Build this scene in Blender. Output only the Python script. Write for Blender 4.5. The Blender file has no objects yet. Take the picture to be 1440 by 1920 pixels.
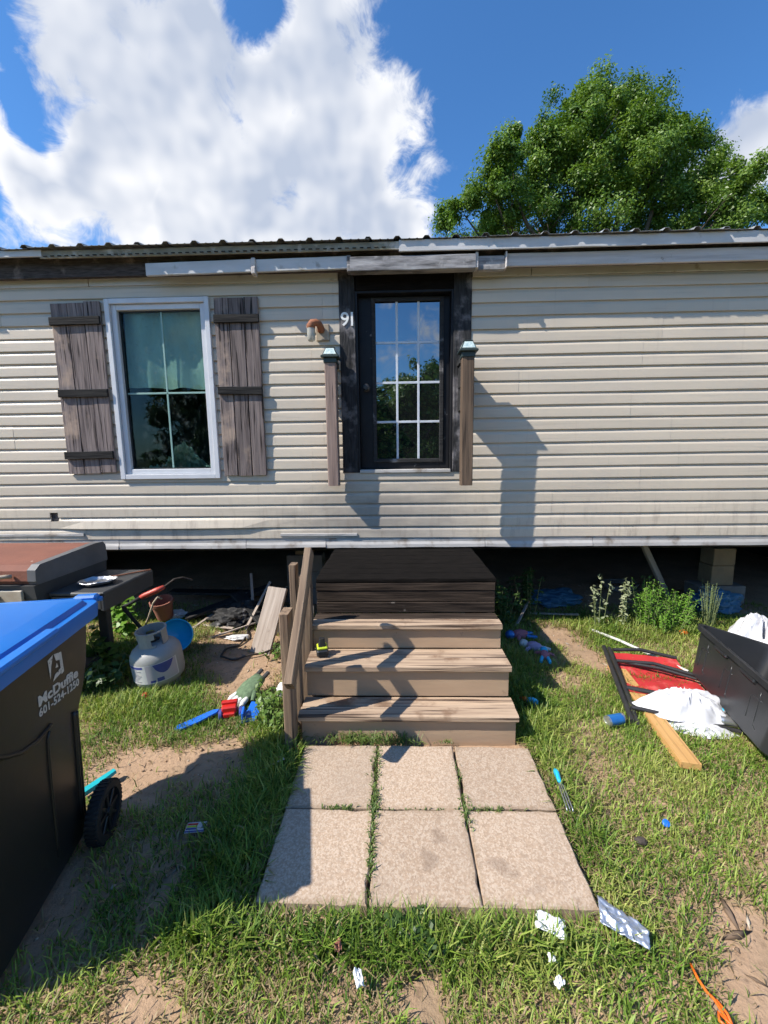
import bpy, bmesh, math, random
import numpy as np
from mathutils import Vector, Matrix, Euler, noise as mnoise
R = math.radians
random.seed(7); rng = np.random.default_rng(7)
S = bpy.context.scene
COL = S.collection

# ------------------------------------------------------------------ camera
CAM_H = 1.67
yaw, pitch, roll, FPX = 0.0283, 0.1378, -0.013, 773.85
fw = Vector((-math.sin(yaw)*math.cos(pitch), math.cos(yaw)*math.cos(pitch), -math.sin(pitch)))
rt = Vector((math.cos(yaw), math.sin(yaw), 0)); up = rt.cross(fw)
r2 = rt*math.cos(roll) + up*math.sin(roll); u2 = up*math.cos(roll) - rt*math.sin(roll)
cd = bpy.data.cameras.new('camera'); cam = bpy.data.objects.new('camera', cd); COL.objects.link(cam)
cd.sensor_fit = 'VERTICAL'; cd.sensor_height = 24; cd.lens = FPX/1920*24
cd.clip_start = 0.05; cd.clip_end = 2000
m = Matrix((r2, u2, -fw)).transposed().to_4x4(); m.translation = (0, 0, CAM_H); cam.matrix_world = m
S.camera = cam

# ------------------------------------------------------------------ sun, sky, exposure
SUN = Vector((0.919, 0.395, -1.07)).normalized()          # direction the light travels
sd = bpy.data.lights.new('sun', 'SUN'); sun = bpy.data.objects.new('sun', sd); COL.objects.link(sun)
sd.energy = 5.0; sd.angle = R(0.55); sd.color = (1, .94, .84)
sun.rotation_euler = SUN.to_track_quat('-Z', 'Y').to_euler(); sun.location = (-6, -4, 12)
S.view_settings.view_transform = 'Standard'; S.view_settings.look = 'None'
S.view_settings.exposure = 0.55; S.view_settings.gamma = 1
S.view_settings.use_curve_mapping = False

cy = S.cycles; cy.max_bounces = 5; cy.diffuse_bounces = 2; cy.glossy_bounces = 3; cy.transmission_bounces = 4; cy.transparent_max_bounces = 8; cy.adaptive_threshold = .02; cy.use_light_tree = False; cy.caustics_reflective = False; cy.caustics_refractive = False

class NT:
    """small node helper"""
    def __init__(s, tree): s.t = tree; s.n = tree.nodes; s.l = tree.links
    def new(s, typ, **kw):
        nd = s.n.new(typ)
        for k, v in kw.items(): setattr(nd, k, v)
        return nd
    def put(s, sock, v):
        if isinstance(v, bpy.types.NodeSocket): s.l.new(v, sock)
        elif v is not None:
            try: sock.default_value = v
            except Exception: sock.default_value = (*v, 1)
    def math(s, op, a, b=None, c=None, clamp=False):
        nd = s.new('ShaderNodeMath', operation=op); nd.use_clamp = clamp
        for i, x in enumerate((a, b, c)):
            if x is not None: s.put(nd.inputs[i], x)
        return nd.outputs[0]
    def vec(s, op, a, b=None, out=0):
        nd = s.new('ShaderNodeVectorMath', operation=op); s.put(nd.inputs[0], a)
        if b is not None: s.put(nd.inputs[1], b)
        return nd.outputs[out]
    def noise(s, vec, scale, detail=4, rough=.55, dist=0, out=0):
        nd = s.new('ShaderNodeTexNoise'); s.put(nd.inputs['Vector'], vec)
        nd.inputs['Scale'].default_value = scale; nd.inputs['Detail'].default_value = detail
        nd.inputs['Roughness'].default_value = rough; nd.inputs['Distortion'].default_value = dist
        return nd.outputs[out]
    def ramp(s, fac, stops, interp='LINEAR'):
        nd = s.new('ShaderNodeValToRGB'); s.put(nd.inputs[0], fac); cr = nd.color_ramp; cr.interpolation = interp
        while len(cr.elements) < len(stops): cr.elements.new(.5)
        for e, (p, c) in zip(cr.elements, stops):
            e.position = p; e.color = (c, c, c, 1) if isinstance(c, (int, float)) else (*c, 1)
        return nd.outputs[0]
    def mix(s, fac, a, b, blend='MIX'):
        nd = s.new('ShaderNodeMix', data_type='RGBA', blend_type=blend)
        s.put(nd.inputs[0], fac)
        for i, x in ((6, a), (7, b)):
            if isinstance(x, (tuple, list)): nd.inputs[i].default_value = (*x, 1)
            else: s.put(nd.inputs[i], x)
        return nd.outputs[2]
    def smooth(s, x, a, b):
        nd = s.new('ShaderNodeMapRange', interpolation_type='SMOOTHSTEP'); s.put(nd.inputs[0], x)
        nd.inputs[1].default_value = a; nd.inputs[2].default_value = b
        return nd.outputs[0]

def pxdir(x, y):                                        # a viewing direction on the sky
    return (fw + r2*((x-720)/FPX) + u2*((960-y)/FPX)).normalized()

W = bpy.data.worlds.new('World'); S.world = W; W.use_nodes = True
W.cycles.sampling_method = 'MANUAL'; W.cycles.sample_map_resolution = 256
w = NT(W.node_tree); w.n.clear()
sky = w.new('ShaderNodeTexSky', sky_type='NISHITA'); sky.sun_disc = False
sky.sun_elevation = math.asin(-SUN.z); sky.sun_rotation = math.atan2(-SUN.x, -SUN.y)
sky.air_density = 1.0; sky.dust_density = 0.3; sky.ozone_density = 2.6; sky.altitude = 50
dirv = w.vec('NORMALIZE', w.new('ShaderNodeTexCoord').outputs['Generated'])
def vscale(v, k):
    o = w.vec('SCALE', v); o.node.inputs['Scale'].default_value = k; return o
warp = vscale(w.vec('SUBTRACT', w.noise(dirv, 4.5, 4, .62, 0, 1), (.5, .5, .5)), .17)
dw = w.vec('ADD', dirv, warp)
def blob(x, y, rad):
    c = pxdir(x, y); rr = (pxdir(x+rad*.5, y)-pxdir(x-rad*.5, y)).length
    return w.math('DIVIDE', w.vec('LENGTH', w.vec('SUBTRACT', dw, tuple(c)), out=1), rr)
field = None
for (x, y, rad) in [(410, 270, 320), (620, 150, 195), (250, 110, 190), (610, 320, 175), (200, 330, 200), (90, 270, 150),
                    (380, 430, 170), (705, 440, 100), (610, 30, 135), (1400, 300, 125), (50, 415, 40), (550, 450, 150), (130, 70, 130), (380, 70, 120)]:
    v = w.math('SUBTRACT', 1.0, blob(x, y, rad))
    field = v if field is None else w.math('MAXIMUM', field, v)
for (x, y, rad) in [(485, 0, 50), (15, 165, 60), (30, 480, 110)]:   # gaps of clear sky
    field = w.math('MINIMUM', field, w.math('MULTIPLY', w.math('SUBTRACT', blob(x, y, rad), .85), .45))
# the same fair-weather clouds scattered over the rest of the sky
gen = w.math('MULTIPLY', w.math('SUBTRACT', w.noise(w.vec('ADD', dirv, (3.1, .7, 1.9)), 1.7, 3, .5), .62), 3.0)
sepd = w.new('ShaderNodeSeparateXYZ'); w.put(sepd.inputs[0], dirv)
gen = w.math('SUBTRACT', gen, w.smooth(sepd.outputs[1], -.2, .25))
field = w.math('MAXIMUM', field, gen)
field = w.math('MINIMUM', field, .55)
def puffs(v):                                               # billowing: ridged octaves over a soft base
    base_ = w.noise(v, 5.0, 6, .58, 0)
    vo = w.new('ShaderNodeTexVoronoi', feature='F1'); w.put(vo.inputs['Vector'], w.vec('ADD', v, vscale(w.vec('SUBTRACT', w.noise(v, 14, 3, .6, 0, 1), (.5, .5, .5)), .10)))
    vo.inputs['Scale'].default_value = 11
    return w.math('SUBTRACT', base_, w.math('MULTIPLY', w.math('SUBTRACT', vo.outputs['Distance'], .4), .22))
pf = puffs(dirv)
toward = Vector((-SUN.x, 0, -SUN.z)).normalized()*.028       # up and to the sun side across this part of the sky
soft1 = w.noise(dirv, 5.5, 3, .58, 0); soft2 = w.noise(w.vec('ADD', dirv, tuple(toward)), 5.5, 3, .58, 0)
dens = w.math('ADD', field, w.math('MULTIPLY', w.math('SUBTRACT', pf, .5), 1.7))
wisp = w.noise(w.vec('MULTIPLY', dirv, (1.0, 1.0, 1.35)), 13, 6, .70, .9)
dens = w.math('ADD', dens, w.math('MULTIPLY', w.math('SUBTRACT', wisp, .5), .85))
alpha = w.smooth(dens, -.08, .34)
relief = w.math('MULTIPLY', w.math('SUBTRACT', soft1, soft2), 2.9)
core = w.smooth(w.math('ADD', field, w.math('MULTIPLY', w.math('SUBTRACT', w.noise(dirv, 3.4, 3, .5), .5), 1.3)), .10, .62)
lit = w.math('ADD', w.math('SUBTRACT', .90, w.math('MULTIPLY', core, .72)), relief, clamp=True)
ccol = w.mix(lit, (.37, .42, .52), (.75, .75, .76))
bg1 = w.new('ShaderNodeBackground'); hsv = w.new('ShaderNodeHueSaturation'); hsv.inputs['Saturation'].default_value = 1.04; w.l.new(w.mix(1.0, sky.outputs[0], (.62, .93, 1.20), 'MULTIPLY'), hsv.inputs['Color'])
w.l.new(hsv.outputs[0], bg1.inputs[0]); bg1.inputs[1].default_value = .12
bg2 = w.new('ShaderNodeBackground'); w.l.new(ccol, bg2.inputs[0]); bg2.inputs[1].default_value = 1.0
mx = w.new('ShaderNodeMixShader'); w.l.new(alpha, mx.inputs[0]); w.l.new(bg1.outputs[0], mx.inputs[1]); w.l.new(bg2.outputs[0], mx.inputs[2])
w.l.new(mx.outputs[0], w.new('ShaderNodeOutputWorld').inputs[0])

# ------------------------------------------------------------------ materials
MAT = {}
def mat(name, c1, c2=None, scale=8, stretch=(1, 1, 1), rough=.7, bump=0.0, bscale=None, metal=0, coord='Object',
        spots=None, spot_scale=4, spot_lo=.55, spot_hi=.7, detail=6, trans=0, spec=.5, jitter=.0, lo=.3, hi=.7, extra=None, streak=None, alpha=1, dist=0):
    M = bpy.data.materials.new(name); M.use_nodes = True; t = NT(M.node_tree); t.n.clear()
    p = t.new('ShaderNodeBsdfPrincipled'); o = t.new('ShaderNodeOutputMaterial'); t.l.new(p.outputs[0], o.inputs[0])
    tc = t.new('ShaderNodeTexCoord').outputs['Object'] if coord == 'Object' else t.new('ShaderNodeNewGeometry').outputs['Position']
    oi = t.new('ShaderNodeObjectInfo')
    if coord == 'Object':
        off = t.vec('SCALE', (7.3, 3.1, 5.7)); t.put(off.node.inputs['Scale'], oi.outputs['Random'])
        tc = t.vec('ADD', tc, off)
    vs = t.vec('MULTIPLY', tc, stretch)
    n1 = t.noise(vs, scale, detail, .6, dist)
    col = c1
    if c2 is not None: col = t.mix(t.ramp(n1, [(lo, 0.), (hi, 1.)]), c1, c2)
    if streak:
        n3 = t.noise(t.vec('MULTIPLY', tc, streak[0]), streak[1], 3, .5)
        col = t.mix(t.math('MULTIPLY', t.smooth(n3, streak[3], streak[4]), streak[5] if len(streak) > 5 else 1.0), col, streak[2])
    if spots is not None:
        n2 = t.noise(tc, spot_scale, 5, .6)
        col = t.mix(t.smooth(n2, spot_lo, spot_hi), col, spots)
    if extra: col = extra(t, col, tc)
    if jitter:
        hs = t.new('ShaderNodeHueSaturation'); t.put(hs.inputs['Color'], col)
        t.put(hs.inputs['Value'], t.math('ADD', t.math('MULTIPLY', oi.outputs['Random'], jitter), 1-jitter/2)); col = hs.outputs[0]
    if isinstance(col, tuple): p.inputs['Base Color'].default_value = (*col, 1)
    else: t.l.new(col, p.inputs['Base Color'])
    p.inputs['Roughness'].default_value = rough; p.inputs['Metallic'].default_value = metal
    p.inputs['Specular IOR Level'].default_value = spec
    if bump:
        b = t.new('ShaderNodeBump'); b.inputs['Strength'].default_value = bump; b.inputs['Distance'].default_value = .01
        t.l.new(n1 if bscale is None else t.noise(vs, bscale, 6, .65), b.inputs['Height']); t.l.new(b.outputs[0], p.inputs['Normal'])
    if trans or alpha < 1:
        tr = t.new('ShaderNodeBsdfTranslucent' if trans else 'ShaderNodeBsdfTransparent')
        if trans: (t.l.new(col, tr.inputs[0]) if not isinstance(col, tuple) else t.put(tr.inputs[0], col))
        ms = t.new('ShaderNodeMixShader'); ms.inputs[0].default_value = trans or (1-alpha)
        t.l.new(p.outputs[0], ms.inputs[1]); t.l.new(tr.outputs[0], ms.inputs[2]); t.l.new(ms.outputs[0], o.inputs[0])
    MAT[name] = M
    return M

def siding_extra(t, col, tc):
    g = t.new('ShaderNodeNewGeometry').outputs['Position']; sp = t.new('ShaderNodeSeparateXYZ'); t.put(sp.inputs[0], g)
    X, Z = sp.outputs[0], sp.outputs[2]
    # old scorch marks round and below the burnt doorway
    dx = t.math('DIVIDE', t.math('SUBTRACT', X, -.15), 1.25); dz = t.math('DIVIDE', t.math('SUBTRACT', Z, 1.12), .42)
    r = t.math('SQRT', t.math('ADD', t.math('MULTIPLY', dx, dx), t.math('MULTIPLY', dz, dz)))
    n = t.noise(t.vec('MULTIPLY', g, (1, 1, 3)), 3.0, 6, .65)
    f = t.smooth(t.math('ADD', t.math('SUBTRACT', 1.0, r), t.math('MULTIPLY', t.math('SUBTRACT', n, .5), 1.2)), 0, .9)
    col = t.mix(t.math('MULTIPLY', f, .55), col, (.13, .12, .12))
    # rain-splash dirt along the foot of the wall, streaky
    n2 = t.noise(t.vec('MULTIPLY', g, (6, 1, 1.2)), 2.2, 6, .7)
    low = t.math('MULTIPLY', t.smooth(n2, .48, .72), t.math('SUBTRACT', 1.0, t.smooth(Z, .85, 1.5)))
    col = t.mix(t.math('MULTIPLY', low, .6), col, (.24, .19, .15))
    n3 = t.noise(t.vec('MULTIPLY', g, (.8, 1, 1.6)), 1.3, 5, .6); col = t.mix(t.math('MULTIPLY', t.smooth(n3, .45, .72), .32), col, (.40, .36, .32))
    n4 = t.noise(t.vec('MULTIPLY', g, (14, 1, .7)), 2.0, 4, .6); col = t.mix(t.math('MULTIPLY', t.smooth(n4, .60, .78), .22), col, (.33, .28, .23))
    return col
mat('vinyl', (.60, .515, .41), (.535, .465, .375), 1.1, (.5, 1, 4), .42, .04, 60, coord='Position', extra=siding_extra, spec=.35, jitter=.10,
    streak=((.4, 1, 9), 5, (.44, .38, .31), .55, .8, .6))
mat('white_metal', (.62, .61, .61), (.46, .45, .44), 2.2, (1, 1, 4), .45, .05, 30, coord='Position', spots=(.30, .26, .21), spot_scale=9, spot_lo=.60, spot_hi=.78, jitter=.08)
mat('dirty_metal', (.50, .48, .46), (.36, .34, .32), 2.2, (1, 1, 4), .6, .05, 30, coord='Position', spots=(.20, .16, .125), spot_scale=7, spot_lo=.50, spot_hi=.74, jitter=.12)
mat('cream_board', (.60, .56, .54), (.42, .38, .36), 5, (.4, 2, 6), .75, .25, 20, coord='Object', spots=(.20, .17, .14), spot_scale=14, spot_lo=.62, spot_hi=.75)
mat('rotten_wood', (.10, .085, .08), (.035, .03, .028), 10, (1, 4, 8), .9, .5, coord='Position', spots=(.19, .16, .14), spot_scale=5, spec=.15)
mat('drip_olive', (.29, .26, .18), (.15, .13, .09), 7, (1, 2, 3), .6, .1, coord='Position', spots=(.52, .48, .42), spot_scale=5)
mat('roof_metal', (.36, .37, .37), (.22, .22, .20), 3, (1, 1, 1), .5, .05, coord='Position', metal=.3, spots=(.16, .14, .09), spot_scale=4)
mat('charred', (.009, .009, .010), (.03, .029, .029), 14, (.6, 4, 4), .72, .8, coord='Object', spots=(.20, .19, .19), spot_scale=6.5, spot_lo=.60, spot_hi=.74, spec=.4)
mat('charred_trim', (.008, .008, .009), (.04, .039, .041), 12, (.6, 4, 4), .8, 1.0, coord='Object', spots=(.20, .185, .19), spot_scale=5.0, spot_lo=.48, spot_hi=.70, spec=.3)
mat('black_wood', (.005, .0045, .004), (.013, .011, .010), 14, (.6, 4, 4), .95, .6, coord='Object', spec=.06)  # near-black wood: landing boards, door head, infill on one side
mat('charred_grey', (.46, .445, .45), (.06, .058, .06), 7, (.5, 3, 3), .85, .6, coord='Object', spots=(.45, .43, .42), spot_scale=9, spot_lo=.55, spot_hi=.75, spec=.15)
mat('dark_step', (.014, .011, .010), (.075, .055, .042), 9, (.35, 5, 5), .75, .7, coord='Object', spots=(.26, .23, .20), spot_scale=7, spot_lo=.64, spot_hi=.76, spec=.06)  # near-black brown with pale specks, for the upper stair boards
mat('door_black', (.010, .010, .012), (.018, .018, .02), 6, (1, 1, 1), .45, .12, coord='Object', spec=.2, spots=(.13, .125, .125), spot_scale=9, spot_lo=.66, spot_hi=.72)
mat('barn_wood', (.27, .22, .205), (.10, .08, .078), 6, (.35, 7, 7), .85, .6, coord='Object', spots=(.33, .25, .20), spot_scale=2.6, spot_lo=.56, spot_hi=.72, jitter=.3,
    streak=((.5, 12, 12), 5, (.022, .018, .018), .54, .68, 1.0), spec=.15)
mat('batten_dark', (.010, .010, .011), (.034, .032, .031), 10, (.4, 6, 6), .8, .7, coord='Object', jitter=.2, spec=.15)
mat('tan_paint', (.46, .325, .215), (.38, .265, .175), 4, (.5, 3, 3), .7, .12, 22, coord='Object', spots=(.15, .10, .07), spot_scale=9, spot_lo=.64, spot_hi=.76, spec=.15)
mat('tread_wood', (.52, .385, .27), (.31, .22, .155), 6, (.3, 6, 6), .85, .5, coord='Object', streak=((.35, 14, 14), 4, (.075, .05, .038), .52, .66, .95), spots=(.20, .125, .08), spot_scale=4, spot_lo=.54, spot_hi=.70, spec=.15)
mat('post_wood', (.30, .215, .145), (.15, .105, .075), 7, (.3, 6, 6), .85, .6, coord='Object', streak=((.3, 10, 10), 6, (.045, .035, .03), .55, .68, .9), jitter=.2, dist=.6, spec=.15)
mat('post_gold', (.18, .125, .088), (.075, .054, .04), 7, (.3, 6, 6), .8, .5, coord='Object', streak=((.3, 10, 10), 6, (.04, .03, .025), .58, .70, .9), spec=.15)
mat('post_mauve', (.32, .235, .20), (.19, .135, .115), 7, (.3, 6, 6), .85, .5, coord='Object', streak=((.3, 10, 10), 6, (.04, .03, .03), .6, .72, .8), spec=.15)
mat('new_pine', (.62, .36, .13), (.47, .25, .085), 5, (.3, 8, 8), .65, .25, coord='Object', streak=((.3, 12, 12), 4, (.33, .17, .06), .57, .68, .7))
mat('old_board', (.44, .375, .32), (.29, .235, .195), 7, (.3, 5, 5), .85, .5, coord='Object', spots=(.16, .12, .10), spot_scale=5, spot_lo=.62, spot_hi=.75, spec=.15)
def paver_extra(t, col, tc):
    v = t.new('ShaderNodeTexVoronoi'); v.inputs['Scale'].default_value = 150; t.put(v.inputs['Vector'], tc)
    col = t.mix(t.math('MULTIPLY', t.smooth(v.outputs['Color'], .35, .8), .55), col, (.58, .475, .375))
    n = t.noise(tc, 4.5, 4, .5)
    col = t.mix(t.math('MULTIPLY', t.smooth(n, .63, .70), .45), col, (.17, .115, .08))
    n = t.noise(tc, 13, 5, .6); col = t.mix(t.math('MULTIPLY', t.smooth(n, .68, .73), .7), col, (.10, .065, .045))
    n = t.noise(tc, 2.1, 5, .6); col = t.mix(t.math('MULTIPLY', t.smooth(n, .42, .68), .35), col, (.33, .26, .20))
    ob = t.new('ShaderNodeTexCoord').outputs['Object']; sp = t.new('ShaderNodeSeparateXYZ'); t.put(sp.inputs[0], ob)
    e = t.math('MAXIMUM', t.math('ABSOLUTE', sp.outputs[0]), t.math('ABSOLUTE', sp.outputs[1]))       # soil washed in from the joints
    e = t.smooth(t.math('ADD', e, t.math('MULTIPLY', t.math('SUBTRACT', t.noise(tc, 9, 5, .65), .5), .09)), .178, .222)
    col = t.mix(t.math('MULTIPLY', e, .6), col, (.24, .165, .10))
    return col
mat('aggregate', (.47, .345, .245), (.31, .22, .15), 70, (1, 1, 1), .88, .35, 120, coord='Object', extra=paver_extra, jitter=.16, detail=5)
def ground_extra(t, col, tc):
    n = t.noise(tc, 1.4, 5, .6); col = t.mix(t.smooth(n, .47, .66), col, (.30, .205, .125))
    n = t.noise(tc, 26, 5, .7); col = t.mix(t.math('MULTIPLY', t.smooth(n, .5, .7), .55), col, (.145, .095, .058))
    g = t.new('ShaderNodeNewGeometry').outputs['Position']
    far = t.smooth(t.vec('LENGTH', t.vec('SUBTRACT', g, (0, 3.5, 0)), out=1), 6.0, 9.0)
    col = t.mix(far, col, t.mix(t.noise(tc, 2.2, 5, .6), (.05, .075, .02), (.13, .14, .05)))
    return col
mat('earth', (.44, .295, .19), (.335, .215, .13), 3.5, (1, 1, 1), .95, .9, 45, coord='Position', extra=ground_extra)
mat('far_grass', (.07, .10, .03), (.11, .12, .045), 1.5, (1, 1, 1), .95, .5, 30, coord='Position')
mat('window_white', (.62, .63, .655), (.54, .55, .58), 5, (1, 1, 1), .4, .03, coord='Object', spots=(.40, .38, .36), spot_scale=11, spot_lo=.66, spot_hi=.8)
mat('grille_green', (.22, .36, .33), None, rough=.5)
mat('muntin', (.62, .66, .72), (.52, .55, .6), 20, rough=.4)
mat('window_cloth', (.46, .52, .50), (.34, .40, .385), 2.6, (3, 1, 1), .9, .2, coord='Object')
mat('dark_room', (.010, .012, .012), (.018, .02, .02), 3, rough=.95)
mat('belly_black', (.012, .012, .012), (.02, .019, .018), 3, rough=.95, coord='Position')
mat('film_green', (.30, .38, .33), (.14, .19, .17), 18, rough=.35, coord='Object')
mat('bin_black', (.0125, .012, .012), (.018, .017, .0165), 3, rough=.40, coord='Object', bump=.05, bscale=180, spec=.5, spots=(.045, .038, .030), spot_scale=7, spot_lo=.58, spot_hi=.85, streak=((30, 30, 3), 1.6, (.06, .052, .043), .66, .80, .5))
mat('bin_blue', (.009, .135, .46), (.011, .165, .53), 2.5, rough=.42, coord='Object', bump=.03, bscale=60, spots=(.10, .20, .50), spot_scale=5, spot_lo=.66, spot_hi=.85)
mat('stamp_white', (.62, .61, .58), (.45, .44, .42), 30, rough=.55, coord='Object', spots=(.06, .058, .055), spot_scale=70, spot_lo=.60, spot_hi=.68)
mat('rubber', (.008, .008, .008), (.014, .013, .013), 20, rough=.75, coord='Object')
mat('grill_rust', (.235, .085, .05), (.165, .06, .038), 4, rough=.8, bump=.3, bscale=40, coord='Object', spots=(.42, .33, .26), spot_scale=13, spot_lo=.70, spot_hi=.76)
mat('grill_grey', (.13, .13, .135), (.085, .085, .088), 5, rough=.55, coord='Object', bump=.1, bscale=50, spots=(.24, .21, .17), spot_scale=7, spot_lo=.62, spot_hi=.75)
mat('grill_black', (.032, .033, .035), (.05, .05, .05), 6, rough=.6, coord='Object')
mat('grill_cream', (.46, .41, .32), (.30, .22, .15), 7, rough=.6, coord='Object', bump=.1)
mat('foil', (.62, .62, .62), (.45, .45, .45), 25, rough=.33, metal=.9, bump=.4, coord='Object')
mat('tank_grey', (.345, .345, .33), (.27, .27, .26), 6, rough=.5, coord='Object', bump=.06, spots=(.17, .14, .11), spot_scale=10, spot_lo=.68, spot_hi=.8)
mat('print_white', (.62, .61, .60), (.53, .52, .52), 9, rough=.5, coord='Object')
mat('print_mauve', (.42, .38, .42), None, rough=.5)
mat('print_navy', (.035, .05, .21), (.06, .07, .27), 12, rough=.5, coord='Object')
mat('print_text', (.20, .20, .24), None, rough=.6)
mat('plastic_cyan', (.02, .42, .72), (.03, .50, .78), 5, rough=.35, coord='Object')
mat('plastic_blue', (.012, .12, .58), (.015, .15, .66), 5, rough=.35, coord='Object')
mat('plastic_red', (.55, .022, .018), (.46, .018, .015), 6, rough=.38, coord='Object')
mat('plastic_teal', (.01, .33, .38), (.012, .40, .46), 6, rough=.4, coord='Object')
mat('plastic_orange', (.85, .16, .015), (.75, .13, .012), 6, rough=.4, coord='Object')
mat('plastic_green', (.02, .38, .14), None, rough=.4)
mat('black_plastic', (.019, .020, .022), (.026, .027, .03), 5, rough=.36, coord='Object', bump=.04, bscale=90, spots=(.045, .045, .048), spot_scale=6, spot_lo=.6, spot_hi=.8)
mat('black_paint', (.02, .02, .022), (.035, .034, .034), 14, rough=.45, coord='Object')
mat('red_canvas', (.50, .028, .030), (.42, .022, .024), 4, rough=.7, bump=.25, bscale=10, coord='Object', spots=(.58, .10, .09), spot_scale=6)
mat('white_film', (.80, .80, .82), (.70, .70, .74), 7, rough=.42, coord='Object', trans=.22, bump=.3)
mat('paper_white', (.82, .82, .80), (.72, .72, .71), 9, rough=.8, coord='Object')
mat('silver_film', (.52, .56, .63), (.38, .42, .50), 9, rough=.36, metal=.7, bump=.25, bscale=14, coord='Object')
mat('can_blue', (.03, .20, .52), (.02, .12, .40), 10, rough=.35, coord='Object', metal=.3)
mat('can_metal', (.66, .66, .67), (.5, .5, .5), 14, rough=.3, coord='Object', metal=.85)
mat('glove_green', (.14, .21, .115), (.07, .11, .06), 40, rough=.9, coord='Object', bump=.6)
mat('fabric_white', (.70, .70, .67), (.52, .52, .5), 15, rough=.9, coord='Object', bump=.3)
mat('fabric_dark', (.022, .022, .024), (.04, .04, .04), 15, rough=.9, coord='Object')
mat('plush_pink', (.44, .17, .20), (.30, .11, .14), 15, rough=.9, coord='Object')
mat('plush_lilac', (.42, .34, .48), (.30, .24, .38), 14, rough=.9, coord='Object')
mat('lime', (.48, .58, .03), None, rough=.45)
mat('terracotta', (.33, .13, .085), (.25, .10, .07), 8, rough=.85, coord='Object')
mat('tool_red', (.55, .085, .06), (.42, .06, .045), 8, rough=.45, coord='Object')
mat('rope_tan', (.44, .36, .27), (.32, .26, .19), 30, rough=.9, coord='Object')
mat('hose_dark', (.022, .018, .015), (.04, .032, .026), 20, rough=.6, coord='Object')
mat('pole_white', (.72, .72, .70), (.50, .48, .45), 9, (1, 1, 6), rough=.45, coord='Object')
mat('copper_rust', (.34, .12, .05), (.20, .075, .04), 16, rough=.75, coord='Object', bump=.3)
mat('cap_green', (.018, .03, .027), (.03, .045, .04), 12, rough=.5, coord='Object')
mat('solar_glass', (.66, .74, .70), (.30, .42, .44), 40, rough=.2, coord='Object', detail=2)
mat('lamp_glass', (.50, .49, .43), (.40, .38, .33), 12, rough=.25, coord='Object', alpha=.75)
mat('block_tan', (.30, .22, .13), (.22, .16, .10), 7, rough=.9, coord='Object', bump=.3)
mat('concrete', (.22, .205, .185), (.15, .14, .125), 9, rough=.95, coord='Object', bump=.4)
mat('tarp_blue', (.03, .10, .19), (.05, .16, .26), 6, rough=.5, coord='Object', bump=.5)
mat('steel_dark', (.06, .045, .035), (.035, .03, .025), 9, rough=.8, coord='Object')
mat('bark', (.115, .085, .06), (.06, .045, .033), 9, (3, 3, .7), .95, .8, coord='Object')
mat('weed_stem', (.13, .16, .06), None, rough=.8)

def leafmat(name, trans, rough):
    M = bpy.data.materials.new(name); M.use_nodes = True; t = NT(M.node_tree); t.n.clear()
    a = t.new('ShaderNodeVertexColor', layer_name='Col'); p = t.new('ShaderNodeBsdfPrincipled'); p.inputs['Roughness'].default_value = rough
    p.inputs['Specular IOR Level'].default_value = .35
    tr = t.new('ShaderNodeBsdfTranslucent'); t.l.new(a.outputs[0], p.inputs[0]); t.l.new(t.mix(1., a.outputs[0], (1.25, 1.35, .6), 'MULTIPLY'), tr.inputs[0])
    ms = t.new('ShaderNodeMixShader'); ms.inputs[0].default_value = trans; t.l.new(p.outputs[0], ms.inputs[1]); t.l.new(tr.outputs[0], ms.inputs[2])
    t.l.new(ms.outputs[0], t.new('ShaderNodeOutputMaterial').inputs[0]); MAT[name] = M
leafmat('leaf', .3, .42); leafmat('blade', .28, .5); leafmat('soil_bits', 0, .9)

def glassmat(name, tint, ior, see):
    M = bpy.data.materials.new(name); M.use_nodes = True; t = NT(M.node_tree); t.n.clear()
    f0 = ((ior-1)/(ior+1))**2; lw = t.new('ShaderNodeLayerWeight'); lw.inputs[0].default_value = .5
    fres = t.math('ADD', f0, t.math('MULTIPLY', t.math('POWER', lw.outputs['Facing'], 5.0), 1-f0))
    g = t.new('ShaderNodeBsdfGlossy'); g.inputs['Roughness'].default_value = .015; g.inputs['Color'].default_value = (.85, .93, 1, 1)
    tcn = t.new('ShaderNodeNewGeometry').outputs['Position']
    b = t.new('ShaderNodeBump'); b.inputs['Strength'].default_value = .05; b.inputs['Distance'].default_value = .02
    t.l.new(t.noise(tcn, 3.5, 2, .4), b.inputs['Height']); t.l.new(b.outputs[0], g.inputs['Normal'])
    if see:
        base = t.new('ShaderNodeBsdfTransparent'); base.inputs[0].default_value = (*tint, 1)
        d = t.new('ShaderNodeBsdfDiffuse'); d.inputs[0].default_value = (.30, .34, .33, 1)
        mm = t.new('ShaderNodeMixShader'); t.l.new(t.math('MULTIPLY', t.smooth(t.noise(tcn, 16, 6, .75), .5, .8), .16), mm.inputs[0])
        t.l.new(base.outputs[0], mm.inputs[1]); t.l.new(d.outputs[0], mm.inputs[2]); bo = mm.outputs[0]
    else:
        base = t.new('ShaderNodeBsdfDiffuse'); base.inputs[0].default_value = (*tint, 1); bo = base.outputs[0]
    ms = t.new('ShaderNodeMixShader'); t.l.new(fres, ms.inputs[0]); t.l.new(bo, ms.inputs[1]); t.l.new(g.outputs[0], ms.inputs[2])
    t.l.new(ms.outputs[0], t.new('ShaderNodeOutputMaterial').inputs[0]); MAT[name] = M
glassmat('door_glass', (.010, .011, .012), 3.3, False)
glassmat('window_glass', (.78, .88, .84), 1.30, True)

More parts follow.
